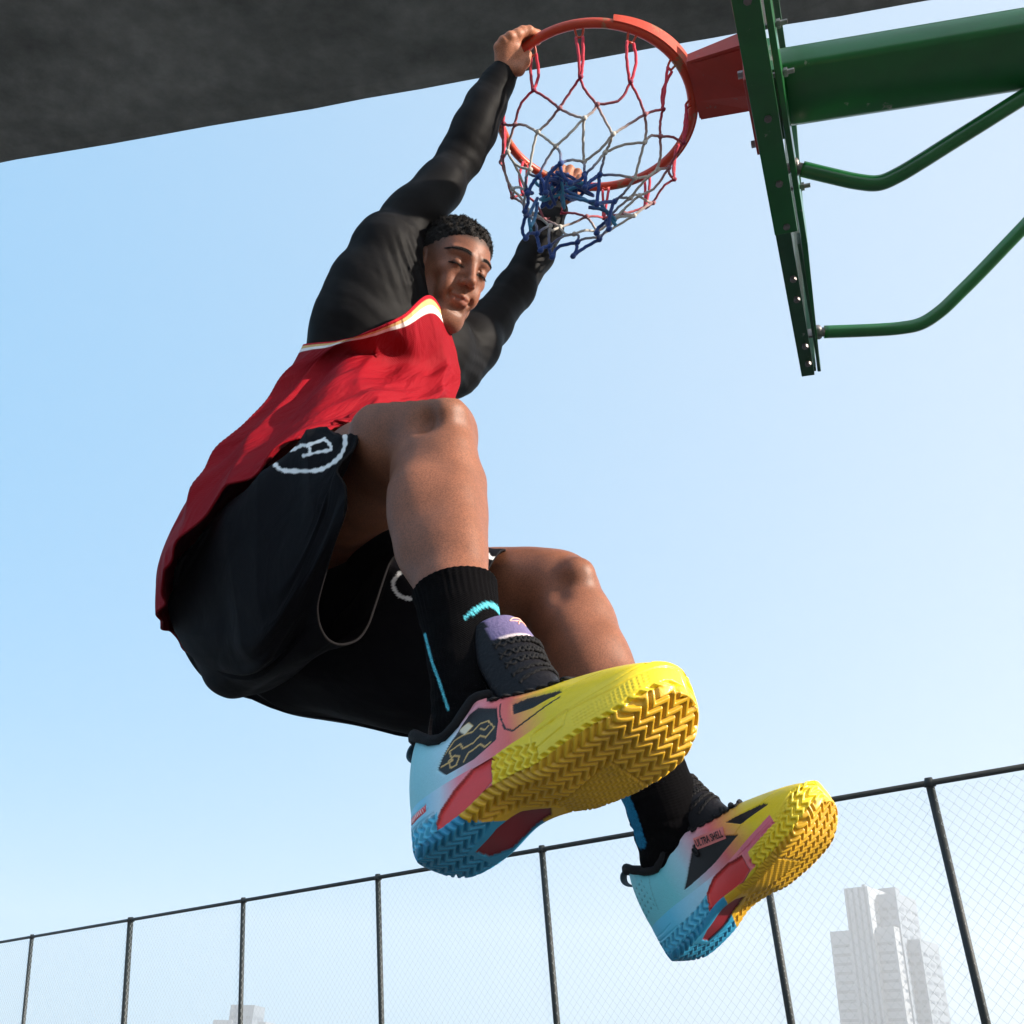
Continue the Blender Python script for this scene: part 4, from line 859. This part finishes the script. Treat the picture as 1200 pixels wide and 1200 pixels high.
cBLUE, cDBL, cPALE, cPINK, cCOR, cORG, cYEL, cYEG, cRED, cDRED, cBLK, cGLD, cAQ = [lin(q) for q in ([84, 188, 220], [44, 148, 190], [178, 214, 232], [232, 128, 142], [238, 112, 104], [240, 168, 84], [238, 208, 30], [214, 160, 34], [222, 56, 56], [128, 26, 38], [24, 22, 25], [226, 186, 116], [112, 198, 208])]
LENS = {-1: [(.052, .012), (.060, .022), (.080, .033), (.104, .039), (.126, .037), (.124, .012), (.105, .006), (.085, .002), (.066, .001), (.056, .003)],
        1: [(.100, .008), (.110, .024), (.130, .034), (.160, .038), (.186, .034), (.184, .014), (.160, .008), (.135, .003), (.112, .000)]}
SHANK = [(.058, .002), (.060, .019), (.079, .0275), (.105, .026), (.134, .022), (.142, .011), (.120, -.003), (.092, -.006)]
def grad(x, stops):
    xs = [s[0] for s in stops]; return np.stack([np.interp(x, xs, [s[1][k] for s in stops]) for k in range(3)], -1)
def sole_mesh():
    NX, NB_, NW, NT = 330, 132, 46, 10
    u = np.linspace(0, 1, NX); x = .31 * (.5 - .5 * np.cos(np.pi * u)) * .35 + .31 * u * .65
    ip = lambda A, B: np.interp(x, spline(np.stack([A, B], 1), 500)[:, 0], spline(np.stack([A, B], 1), 500)[:, 1])
    wl, wm, zb, zt = ip(XO, WL), ip(XO, WM), ip(XZ, ZB), ip(XZ, ZT)
    P_ = []; reg = []
    for i in range(NX):
        s = np.linspace(-1, 1, NB_); m = np.where(s < 0, s * wl[i], s * wm[i]); edge = np.abs(s); zz = zb[i] + .0075 * np.clip((edge - .80) / .20, 0, 1) ** 2.2
        sw = np.linspace(0, 1, NW + 1)[1:]; h = zt[i] - zb[i] - .0075
        prof = 1 + .055 * np.sin(np.pi * np.clip(sw * .9 + .08, 0, 1)) - .03 * sw
        mm = np.stack([np.full(NW, x[i]), wm[i] * prof, zb[i] + .0075 + h * sw], 1); ll = np.stack([np.full(NW, x[i]), -wl[i] * prof, zb[i] + .0075 + h * sw], 1)
        tp = np.stack([np.full(NT, x[i]), np.linspace(mm[-1, 1], ll[-1, 1], NT + 2)[1:-1], np.full(NT, zt[i])], 1)
        P_.append(np.r_[np.stack([np.full(NB_, x[i]), m, zz], 1), mm, tp, ll[::-1]])
    G = np.array(P_); nc = G.shape[1]; N_ = grid_normals(G); c = G.mean(1, keepdims=True)
    if ((G - c) * N_).sum() < 0: N_ = -N_
    N_[:3] = [-1, 0, 0]; N_[-3:] = [1, 0, .2]; N_[:3] /= 1; 
    X, Mm, Z = G[..., 0], G[..., 1], G[..., 2]; q = np.arange(nc)[None] + 0 * X
    bot = q < NB_; med = (q >= NB_) & (q < NB_ + NW); lat = q >= NB_ + NW + NT; zr = Z - zb[:, None]
    sgn = np.where(lat, -1, 1)
    # --- colour
    mids = {-1: [(0, cBLUE), (.036, cBLUE * .7 + cPALE * .3), (.060, cPALE * .9 + cPINK * .1), (.085, cPINK), (.12, cPINK * .4 + cCOR * .6)], 1: [(0, cBLUE), (.05, cBLUE), (.09, cPALE * .6 + cBLUE * .4), (.115, cPALE), (.145, cPINK), (.20, cPINK * .5 + cCOR * .5)]}
    C = np.where(lat[..., None], grad(X, mids[-1]), grad(X, mids[1]))
    yl = np.where(lat, X > .1235 + .0015 * np.sin(Z * 160), X > .195 + .25 * (Z - .02)); yl = yl | (X > .26); C[yl] = cYEL
    low = (zr < .024) & ~bot & (X < np.where(lat, .056, .108)); C[low] = cBLUE * .8 + cDBL * .2
    yb = X > .107 + .62 * Mm; C[bot] = cDBL; C[bot & yb] = lin([220, 170, 30])
    wl_ = (zr < .012) & ~bot & med & (X > .11) & (X <= .2); C[wl_ & (X > .15)] = cYEL * .8; C[wl_ & (X <= .15)] = cBLUE
    strip = med & (zr > .030) & (zr < .042) & (X > .19) & (X < .252); C[strip] = cPINK * [.95, .7, .8]
    D = np.zeros_like(X)                       # + = into the sole
    # --- tread: herringbone lugs
    zoneB = bot & (X > .150) & (X < .226) & (Mm > .004 - .25 * (X - .16))
    zb_d = np.where((X > .15) & (X < .232), np.minimum(np.abs(Mm - (.004 - .25 * (X - .16))) + (X > .226) * 9, np.abs(X - .226) + (Mm < .004 - .25 * (X - .16)) * 9), 9)
    zig = tri(Mm / .0190) * .0105
    g1 = groove((X + zig) / .0092, .30); g2 = groove((X * .62 + Mm * .9 + tri((X - Mm) / .013) * .004) / .0052, .30)
    waist = bot & (X > .074) & (X < .128) & (Mm > -.026)
    wm_ = smoothstep(.002, -.002, sdpoly(X, Mm, [(.050, -.004), (.052, .034), (.080, .036), (.150, .04), (.150, .012), (.128, -.008), (.10, -.018)]))
    fin = ((X > .003) & (X < .309)).astype(float)
    D += bot * fin * (1 - wm_) * np.where(zoneB, .0013 * g2, .0031 * g1)
    D += bot * .0022 * smoothstep(.0016, .0006, zb_d)
    sh = sdpoly(X, Mm, SHANK); inS = bot & (sh < 0); C[inS] = cDRED; D += bot * .0022 * smoothstep(.0008, -.0008, sh); C[bot & (np.abs(sh) < .0009)] *= .6
    # --- side walls: wrap-up lugs, lens insert, moulded lines
    for sd_, msk in ((-1, lat), (1, med)):
        d = sdpoly(X, zr, LENS[sd_]); C[msk & (d < 0)] = cRED; D += msk * .0034 * smoothstep(.0016, -.0030, d); C[msk & (np.abs(d) < .0010)] = cRED * .45
        if sd_ == -1: zone = ((X < .052) & (zr < .026 - .10 * np.clip(X - .030, 0, 1))) | ((X > .126) & (X < .182) & (zr < .035 - .30 * np.clip(X - .152, 0, 1))) | ((X > .182) & (zr < .012))
        else: zone = ((X > .005) & (X < .104) & (zr < .024)) | ((X > .190) & (zr < .022 + .02 * np.clip(X - .25, 0, .05) / .05))
        z1 = tri(zr / .0115) * .0062; D += msk * zone * .0034 * groove((X + z1 * (1 if sd_ > 0 else -1)) / .0098, .28)
        line = np.abs(zr - np.interp(X, [0, .03, .05, .06, .12, .18, .26, .31], [.0275, .0275, .026, .022, .04, .037, .030, .026])); ok = (X < .052) | (X > .18); D += msk * ok * .0011 * smoothstep(.0010, .0003, line)
        line = np.abs(zr - np.interp(X, [0, .31], [.034, .036])); D += msk * ((X < .045) | (X > .20)) * .0009 * smoothstep(.0009, .0002, line)
    if True:
        bd = sdpoly(X, zr, [(.010, .034), (.040, .034), (.041, .0415), (.008, .0415)]); C[lat & (bd < 0)] = cRED; D += lat * .0012 * smoothstep(.0008, 0, np.abs(bd)); C[lat & (bd < -.0012) & (((X * 330 + zr * 140) % 1) < .30)] = lin([236, 214, 210])
        rb = sdpoly(X, zr, [(.205, .010 + .010), (.285, .030), (.287, .037), (.204, .029)]); dash = (((X * 130) % 1) < .5) ^ (((zr * 210) % 1) < .5); D += med * (rb < -.001) * dash * .0012; D += med * .0010 * smoothstep(.0008, .0002, np.abs(rb))
        rb = sdpoly(X, zr, [(.128, .046), (.150, .050), (.150, .040), (.128, .036)]); D += lat * .0009 * smoothstep(.0008, .0002, np.abs(rb))
        rb = sdpoly(X, zr, [(.176, .020), (.215, .022), (.222, .036), (.176, .036)]); D += lat * .0011 * smoothstep(.0009, .0002, np.abs(rb))
        dots = (np.abs(((X * 250) % 1) - .5) < .28) & (np.abs(((zr * 300) % 1) - .5) < .28); D += lat * (X > .225) * (X < .295) * (zr > .015) * (zr < .027) * dots * .0005
    C = C * (1 + .04 * vnoise(np.stack([X * 700, Mm * 700, Z * 700], -1), 2))[..., None]
    C = np.where((bot | (zr < .010))[..., None], C * (1 - .16 * np.clip(vnoise(np.stack([X * 45, Mm * 45, Z * 45], -1), 8) + .2, 0, 1))[..., None], C)     # scuffs on the tread
    G = G - N_ * D[..., None]
    V = G.reshape(-1, 3); f = grid_faces(NX, nc); capf = [list(range(nc))[::-1], [(NX - 1) * nc + k for k in range(nc)]]
    return V, f.tolist() + capf, C.reshape(-1, 3)
WIN = {-1: [(.0985, .112), (.112, .113), (.136, .098), (.139, .078), (.134, .060), (.105, .0555), (.0690, .0575), (.0600, .0680), (.078, .092)], 1: [(.0846, .0565), (.1296, .0920), (.1487, .0905), (.1983, .0560), (.1463, .0560)]}
SLOT = {-1: [(.1560, .0885), (.1745, .0850), (.212, .0690), (.2166, .0620), (.1840, .0650), (.1578, .0740)], 1: [(.1900, .0830), (.2050, .0800), (.2500, .0660), (.2560, .0590), (.2100, .0640)]}
def upper_mesh():
    NR, NC = 150, 460
    a = np.linspace(0, 1, NC // 2 + 1); x = .306 * (.5 - .5 * np.cos(np.pi * a)) + .003; x = .3 * x + .7 * (.003 + .306 * a)
    ip = lambda xs, A, B: np.interp(xs, spline(np.stack([A, B], 1), 500)[:, 0], spline(np.stack([A, B], 1), 500)[:, 1])
    lat = np.stack([x, -ip(x, XO, WL) * .985, ip(x, XZ, ZT) - .004], 1); med = np.stack([x, ip(x, XO, WM) * .985, ip(x, XZ, ZT) - .004], 1)
    Bp = np.r_[lat, med[::-1][1:-1]]; xb = Bp[:, 0]; sg = np.sign(Bp[:, 1]); nc = len(Bp)
    t = np.clip((xb - .10) / .21, 0, 1); xc = np.where(xb < .10, .010 + (xb - .003) * .95, .102 + .030 * np.sin(t * np.pi / 2))
    wc = np.interp(xc, [.010, .016, .03, .06, .09, .11, .122, .132], [.004, .020, .031, .037, .036, .032, .021, .002]); zc = np.interp(xc, [.010, .022, .045, .065, .085, .105, .132], [.140, .133, .108, .097, .104, .122, .128])
    Cp = np.stack([xc, sg * wc, zc], 1)
    far = smoothstep(.12, .30, xb)[:, None]
    P1 = Bp + np.stack([-.004 * far[:, 0], sg * .0035 * (1 - far[:, 0]), .014 + .018 * (1 - far[:, 0])], 1)
    P2 = Bp * (.30 + .16 * far) + Cp * (.70 - .16 * far); P2[:, 2] = Cp[:, 2] * (.80 - .17 * far[:, 0]) + Bp[:, 2] * (.20 + .17 * far[:, 0]); P2[:, 1] += sg * .004 * (1 - far[:, 0]) * (xb > .03)
    P2[xb < .03, 0] -= .006 
    s = np.linspace(0, 1, NR)[:, None, None]; G = (1 - s) ** 3 * Bp + 3 * s * (1 - s) ** 2 * P1 + 3 * s * s * (1 - s) * P2 + s ** 3 * Cp
    for _ in range(3): G = np.where(s > 0, .25 * np.roll(G, 1, 1) + .5 * G + .25 * np.roll(G, -1, 1), G)
    N_ = grid_normals(G); 
    if ((G - np.array([.13, 0, .06])) * N_).sum() < 0: N_ = -N_
    X, Mm, Z = G[..., 0], G[..., 1], G[..., 2]; L = Mm < 0; tS = s[..., 0] + 0 * X
    gl = [(0, cAQ), (.05, cAQ * .5 + cPALE * .5), (.078, cPALE), (.100, cPALE * .3 + cPINK * .7), (.13, cPINK * .5 + cCOR * .5), (.15, cCOR), (.172, cORG), (.20, cYEL), (.31, cYEL)]
    gm = [(0, cAQ), (.07, cAQ), (.10, cAQ * .3 + cPALE * .7), (.13, cPINK * .6 + cPALE * .4), (.165, cCOR * .7 + cPINK * .3), (.195, cORG), (.225, cYEL), (.31, cYEL)]
    C = np.where(L[..., None], grad(X, gl), grad(X, gm)); D = np.zeros_like(X)
    for sd_, msk in ((-1, L), (1, ~L)):
        for poly in (WIN[sd_], SLOT[sd_]):
            d = sdpoly(X, Z, poly); k = msk & (d < 0); C[k] = cBLK; D += msk * .0018 * smoothstep(.0012, -.0006, d)
    w = sdpoly(X, Z, WIN[-1])
    gold = [[(.0640, .069), (.0790, .068), (.0760, .080), (.0900, .081), (.0930, .074), (.1060, .073)], [(.0760, .0615), (.0830, .0615), (.0880, .0680), (.0820, .0720), (.0740, .0700), (.0760, .0615)], [(.0700, .080), (.0820, .0900), (.0960, .0890)], [(.0960, .0890), (.1060, .0860), (.1160, .0900), (.1260, .0870), (.1330, .0750), (.1220, .0700), (.1150, .0760), (.1060, .0730)],
            [(.0860, .100), (.1000, .1010), (.1060, .0930), (.0960, .0890)], [(.1060, .0660), (.1140, .0670), (.1190, .0610), (.1270, .0620)], [(.0920, .0600), (.0990, .0660), (.1060, .0660)], [(.1160, .0840), (.1210, .0790), (.1260, .0810)]]
    gd = np.min([dpoly(X, Z, g, False) for g in gold], 0); k = L & (w < -.0012) & (gd < .00085); C[k] = cGLD * .8; D -= k * .0004
    tip = inpoly(X, Z, [(.0860, .100), (.1000, .1010), (.1060, .0930), (.0960, .0890)]) & L; C[tip & (w < -.001)] = lin([224, 214, 190])
    ctr = np.interp(X, [.12, .15, .20, .235], [.030, .027, .021, .006]); thr = (np.abs(Mm) < ctr) & (X > .118) & (X < .235) & (tS > .3); C[thr] = cBLK * 1.3; D += .0018 * smoothstep(.001, -.002, np.abs(Mm) - ctr) * ((X > .118) & (X < .235) & (tS > .3))
    seam = L & (np.abs(dpoly(X, Z, [(.140, .100), (.1420, .0820), (.1470, .0640), (.1560, .0560), (.215, .0560)], False)) < .0009); C[seam] = cBLK; D += seam * .0005
    stl = (~L) & (np.abs(dpoly(X, Z, [(.052, .110), (.044, .085), (.038, .060)], False)) < .0008); C[stl] *= .75
    dt = (np.hypot(((X * 125) % 1) - .5, ((Z * 110) % 1) - .5) < .22) & (X > .008) & (X < .036) & (Z > .062) & (Z < .112) & ~L; C[dt] *= .62; D += dt * .0006
    toe = np.abs(Z - np.interp(X, [.19, .23, .29, .31], [.058, .066, .070, .066])); D += (X > .195) * .0011 * smoothstep(.0010, .0002, toe)
    lining = tS > .965; C[lining] = cBLK; D -= .0035 * smoothstep(.93, .985, tS)
    C = C * (1 + .05 * vnoise(G * 900, 4))[..., None]
    G = G - N_ * D[..., None]
    lip = np.stack([G[-1] + [0, 0, .0018] - N_[-1] * .004, G[-1] - [0, 0, .002] - N_[-1] * .008, G[-1] * .97 + Cp.mean(0) * .03 - [0, 0, .022]], 0)
    G2 = np.r_[G, lip]; C2 = np.r_[C, np.tile(cBLK, (3, nc, 1))]
    return G2.reshape(-1, 3), grid_faces(NR + 3, nc), C2.reshape(-1, 3), G, N_
m_sole = mat('moulded_rubber', attr=True, rough=.42, spec=.5, coat=.12, bump=(700, .15, .001))
m_upper = mat('shoe_shell_and_textile', attr=True, rough=.48, spec=.45, bump=(650, .35, .0012), coat=.06)
m_tong = mat('padded_tongue_cloth', attr=True, rough=.5, spec=.18, bump=(260, .5, .002))
m_lace = mat('black_lace_cord', (.010, .0095, .011), .75, spec=.2, bump=(1400, .7, .0015))
m_print = mat('dark_print', (.02, .012, .014), .5)
SV, SF_, SC = sole_mesh(); UV_, UF, UC, UG, UN = upper_mesh()
def shoe(fr, side, text=False):                # side +1: right foot, -1: left foot
    R, T = fr
    def loc(V): V = np.asarray(V, float).copy(); V[:, 1] *= side; V[:, 0] *= .97; return C2W((V - [.15, 0, .03]) @ R.T + T)
    sh = mk('basketball_shoe', loc(UV_), UF, m_upper, person, col=UC)
    mk('sole', loc(SV), SF_, m_sole, sh, col=SC)
    gp = UG.reshape(-1, 3); gn = UN.reshape(-1, 3)
    def surf(x, m, off=.0):                    # a point on top of the upper
        w = np.abs(gp[:, 0] - x) + np.abs(gp[:, 1] - m) + .12 * (gp[:, 2] < .06); k = np.argsort(w)[:6]; p = gp[k].mean(0); n = unit(gn[k].mean(0)); return np.array([x, m, p[2]]) + n * off
    def wall(x, z, sgn, off):                  # a point on the side of the upper
        w = np.hypot(gp[:, 0] - x, gp[:, 2] - z) + 9 * (np.sign(gp[:, 1]) != sgn); k = np.argsort(w)[:4]; ww = 1 / (w[k] + 1e-4); ww /= ww.sum(); p = (gp[k] * ww[:, None]).sum(0); n = unit((gn[k] * ww[:, None]).sum(0)); return np.array([x, p[1], z]) + n * off
    # tongue
    path = spline([(.195, 0, .080), (.174, 0, .098), (.156, 0, .122), (.146, 0, .152), (.141, 0, .186), (.136, 0, .212), (.133, 0, .223)], 60); tg = np.gradient(path, axis=0); tg /= np.linalg.norm(tg, axis=1, keepdims=True)
    w = np.interp(np.linspace(0, 1, 60), [0, .3, .6, .85, .95, 1], [.016, .026, .033, .034, .027, .010]); th = np.interp(np.linspace(0, 1, 60), [0, .3, .6, .9, 1], [.008, .027, .027, .017, .006]); q = np.arange(56) / 56 * 2 * np.pi; G = []
    for i in range(60):
        n = np.array([tg[i][2], 0, -tg[i][0]]); cx_, sx_ = np.cos(q), np.sin(q); cx_ = np.sign(cx_) * np.abs(cx_) ** .8; y = cx_ * w[i]
        G.append(path[i] + np.stack([0 * q, y, 0 * q], 1) + (np.sign(sx_) * np.abs(sx_) ** .8 * th[i])[:, None] * n - n * (y ** 2 / .034 * .55)[:, None])
    G = np.array(G); V = G.reshape(-1, 3); sN = np.repeat(np.linspace(0, 1, 60), 56); col = np.tile(lin([20, 18, 23]), (len(V), 1)); front = np.tile(np.sin(q) > -.35, 60)
    patch = front & (sN > .66) & (sN < .96) & (np.abs(V[:, 1]) < .031); col[patch] = lin([112, 100, 136]); col[front & (np.abs(sN - .65) < .010) & (np.abs(V[:, 1]) < .028)] = lin([225, 205, 205])
    tongue = mk('tongue', loc(V), grid_faces(60, 56).tolist() + [[59 * 56 + k for k in range(56)]], m_tong, sh, col=col)
    def tf(sv, y, off):                        # point on the tongue front
        i = int(sv * 59); n = np.array([tg[i][2], 0, -tg[i][0]]); return path[i] + np.array([0, y, 0]) + n * (th[i] * (1 - (y / w[i]) ** 2) ** .5 + off - y * y / .034 * .55)
    em = MB()
    for seq in ([(.78, -.016), (.84, -.010), (.88, .002), (.885, .016), (.84, .010), (.80, -.004), (.78, -.016)], [(.76, -.010), (.82, -.002), (.845, .012)]):
        pts = np.array([tf(a, b, .0006) for a, b in seq]); em.add(*tube(loc(spline(pts, 40)), .00085, 5))
    em.build('emblem', M_EMB, sh)
    cords = MB()                                # rope loops across the tongue
    for k, sv in enumerate((.34, .41, .48, .55, .62)):
        pts = [tf(sv + .012 * (-1) ** j, -w[int(sv * 59)] * .93 + 2 * w[int(sv * 59)] * .93 * j / 16, .0012) for j in range(17)]; cords.add(*tube(loc(spline(pts, 64)), .0019, 6))
        pts = [tf(sv - .012 * (-1) ** j, -w[int(sv * 59)] * .93 + 2 * w[int(sv * 59)] * .93 * j / 16, .0016) for j in range(17)]; cords.add(*tube(loc(spline(pts, 64)), .0019, 6))
    rows = np.linspace(.128, .205, 7)
    for i, xr in enumerate(rows):
        wy = np.interp(xr, [.12, .15, .21], [.027, .024, .017])
        for dx, sgn in ((.006, 1), (-.006, -1)):
            pts = [surf(xr - dx, -wy * sgn, .0015), surf(xr - dx * .5, -wy * .5 * sgn, .004), surf(xr, 0, .0052 + .0015 * sgn), surf(xr + dx * .5, wy * .5 * sgn, .004), surf(xr + dx, wy * sgn, .0015)]
            s = spline(pts, 26); tgl = np.gradient(s, axis=0); cords.add(*tube(loc(s), .0026 * (1 + .08 * np.sin(np.arange(26) * 2.2)), 7))
        for sgn in (-1, 1):
            pts = [surf(xr - .004, wy * sgn, .001), surf(xr - .002, (wy + .006) * sgn, .0022), surf(xr + .003, (wy + .006) * sgn, .0022), surf(xr + .005, wy * sgn, .001)]; cords.add(*tube(loc(spline(pts, 16)), .0017, 6))
    cords.build('laces', m_lace, sh)
    # padded collar round the ankle opening
    cl_ = UG[-1][::6].copy(); cl_ = cl_ + np.array([0, 0, .002]); cl_[:, 1] *= .97; k_ = len(cl_); rr_ = .0052 + .0022 * smoothstep(.05, .0, cl_[:, 0])
    mk('collar', loc(tube(cl_, rr_, 10, closed=True)[0]), tube(cl_, rr_, 10, closed=True)[1], m_lace, sh)
    # heel pull tab: a strap loop
    lp = spline([(.012, .0, .118), (-.004, 0, .126), (-.011, 0, .137), (-.006, 0, .146), (.006, 0, .145), (.012, 0, .136)], 30); tt_ = np.gradient(lp, axis=0); tt_ /= np.linalg.norm(tt_, axis=1, keepdims=True); V = []
    for i in range(30):
        n = np.array([tt_[i][2], 0, -tt_[i][0]])
        for a_, b_ in ((-.0065, -.0011), (.0065, -.0011), (.0065, .0011), (-.0065, .0011)): V.append(lp[i] + [0, a_, 0] + n * b_)
    mk('pull_tab', loc(V), grid_faces(30, 4), M_TAB, sh, smooth=False)
    # padded collar behind the ankle
    ln = np.array([(.012 + .012 * math.cos(a_), .026 * math.sin(a_), .140 - .03 * (1 - math.cos(a_ * .8))) for a_ in np.linspace(-1.5, 1.5, 30) + math.pi]); ln[:, 0] += .010
    if text:                                   # printed word on the tag of the inner quarter
        tagp = [(.1290, .0905), (.1330, .0965), (.1770, .0785), (.1790, .0735), (.1755, .0705)]
        o0, ax, ay = np.array([.1345, .0860]), unit([.0460, -.0185]), unit([.0185, .0460]); pv = []; pf = []; nx_, ny_ = 26, 7
        for j in range(ny_):
            for i in range(nx_):
                a_ = -.0025 + .0535 * i / (nx_ - 1); b_ = -.0028 + .0145 * j / (ny_ - 1); p2 = o0 + ax * a_ + ay * b_; pv.append(wall(p2[0], p2[1], 1, .0016))
        for j in range(ny_ - 1):
            for i in range(nx_ - 1): pf.append([j * nx_ + i, j * nx_ + i + 1, (j + 1) * nx_ + i + 1, (j + 1) * nx_ + i])
        lab = mk('tag', loc(pv), pf, M_TAG, sh)
        cu = bpy.data.curves.new('text', 'FONT'); cu.body = 'ULTRA SHELL'; cu.size = 1; cu.offset = .018; ob = bpy.data.objects.new('text', cu); COL.objects.link(ob); dg = bpy.context.evaluated_depsgraph_get(); me = bpy.data.meshes.new_from_object(ob.evaluated_get(dg))
        tv = np.array([v.co[:2] for v in me.vertices]); tf_ = [list(p.vertices) for p in me.polygons]; bpy.data.objects.remove(ob); bpy.data.meshes.remove(me); bpy.data.curves.remove(cu)
        tv = (tv - tv.min(0)) / (tv.max(0) - tv.min(0)); pts = [wall(*(o0 + ax * (.0485 * (side * (a_ - .5) + .5) if side > 0 else .0485 * a_) + ay * (.0088 * b_)), 1, .0029) for a_, b_ in tv]
        mk('lettering', loc(pts), tf_, m_print, sh, smooth=False)
    return sh
M_EMB = mat('pale_emblem_print', tuple(lin([232, 168, 150])), .5); M_TAB = mat('pull_tab_strap', tuple(lin([40, 70, 84])), .7, bump=(900, .4, .001)); M_TAG = mat('coral_tag', tuple(lin([232, 128, 124])), .55)
shoe(SH_R, 1); shoe(SH_L, -1, True)
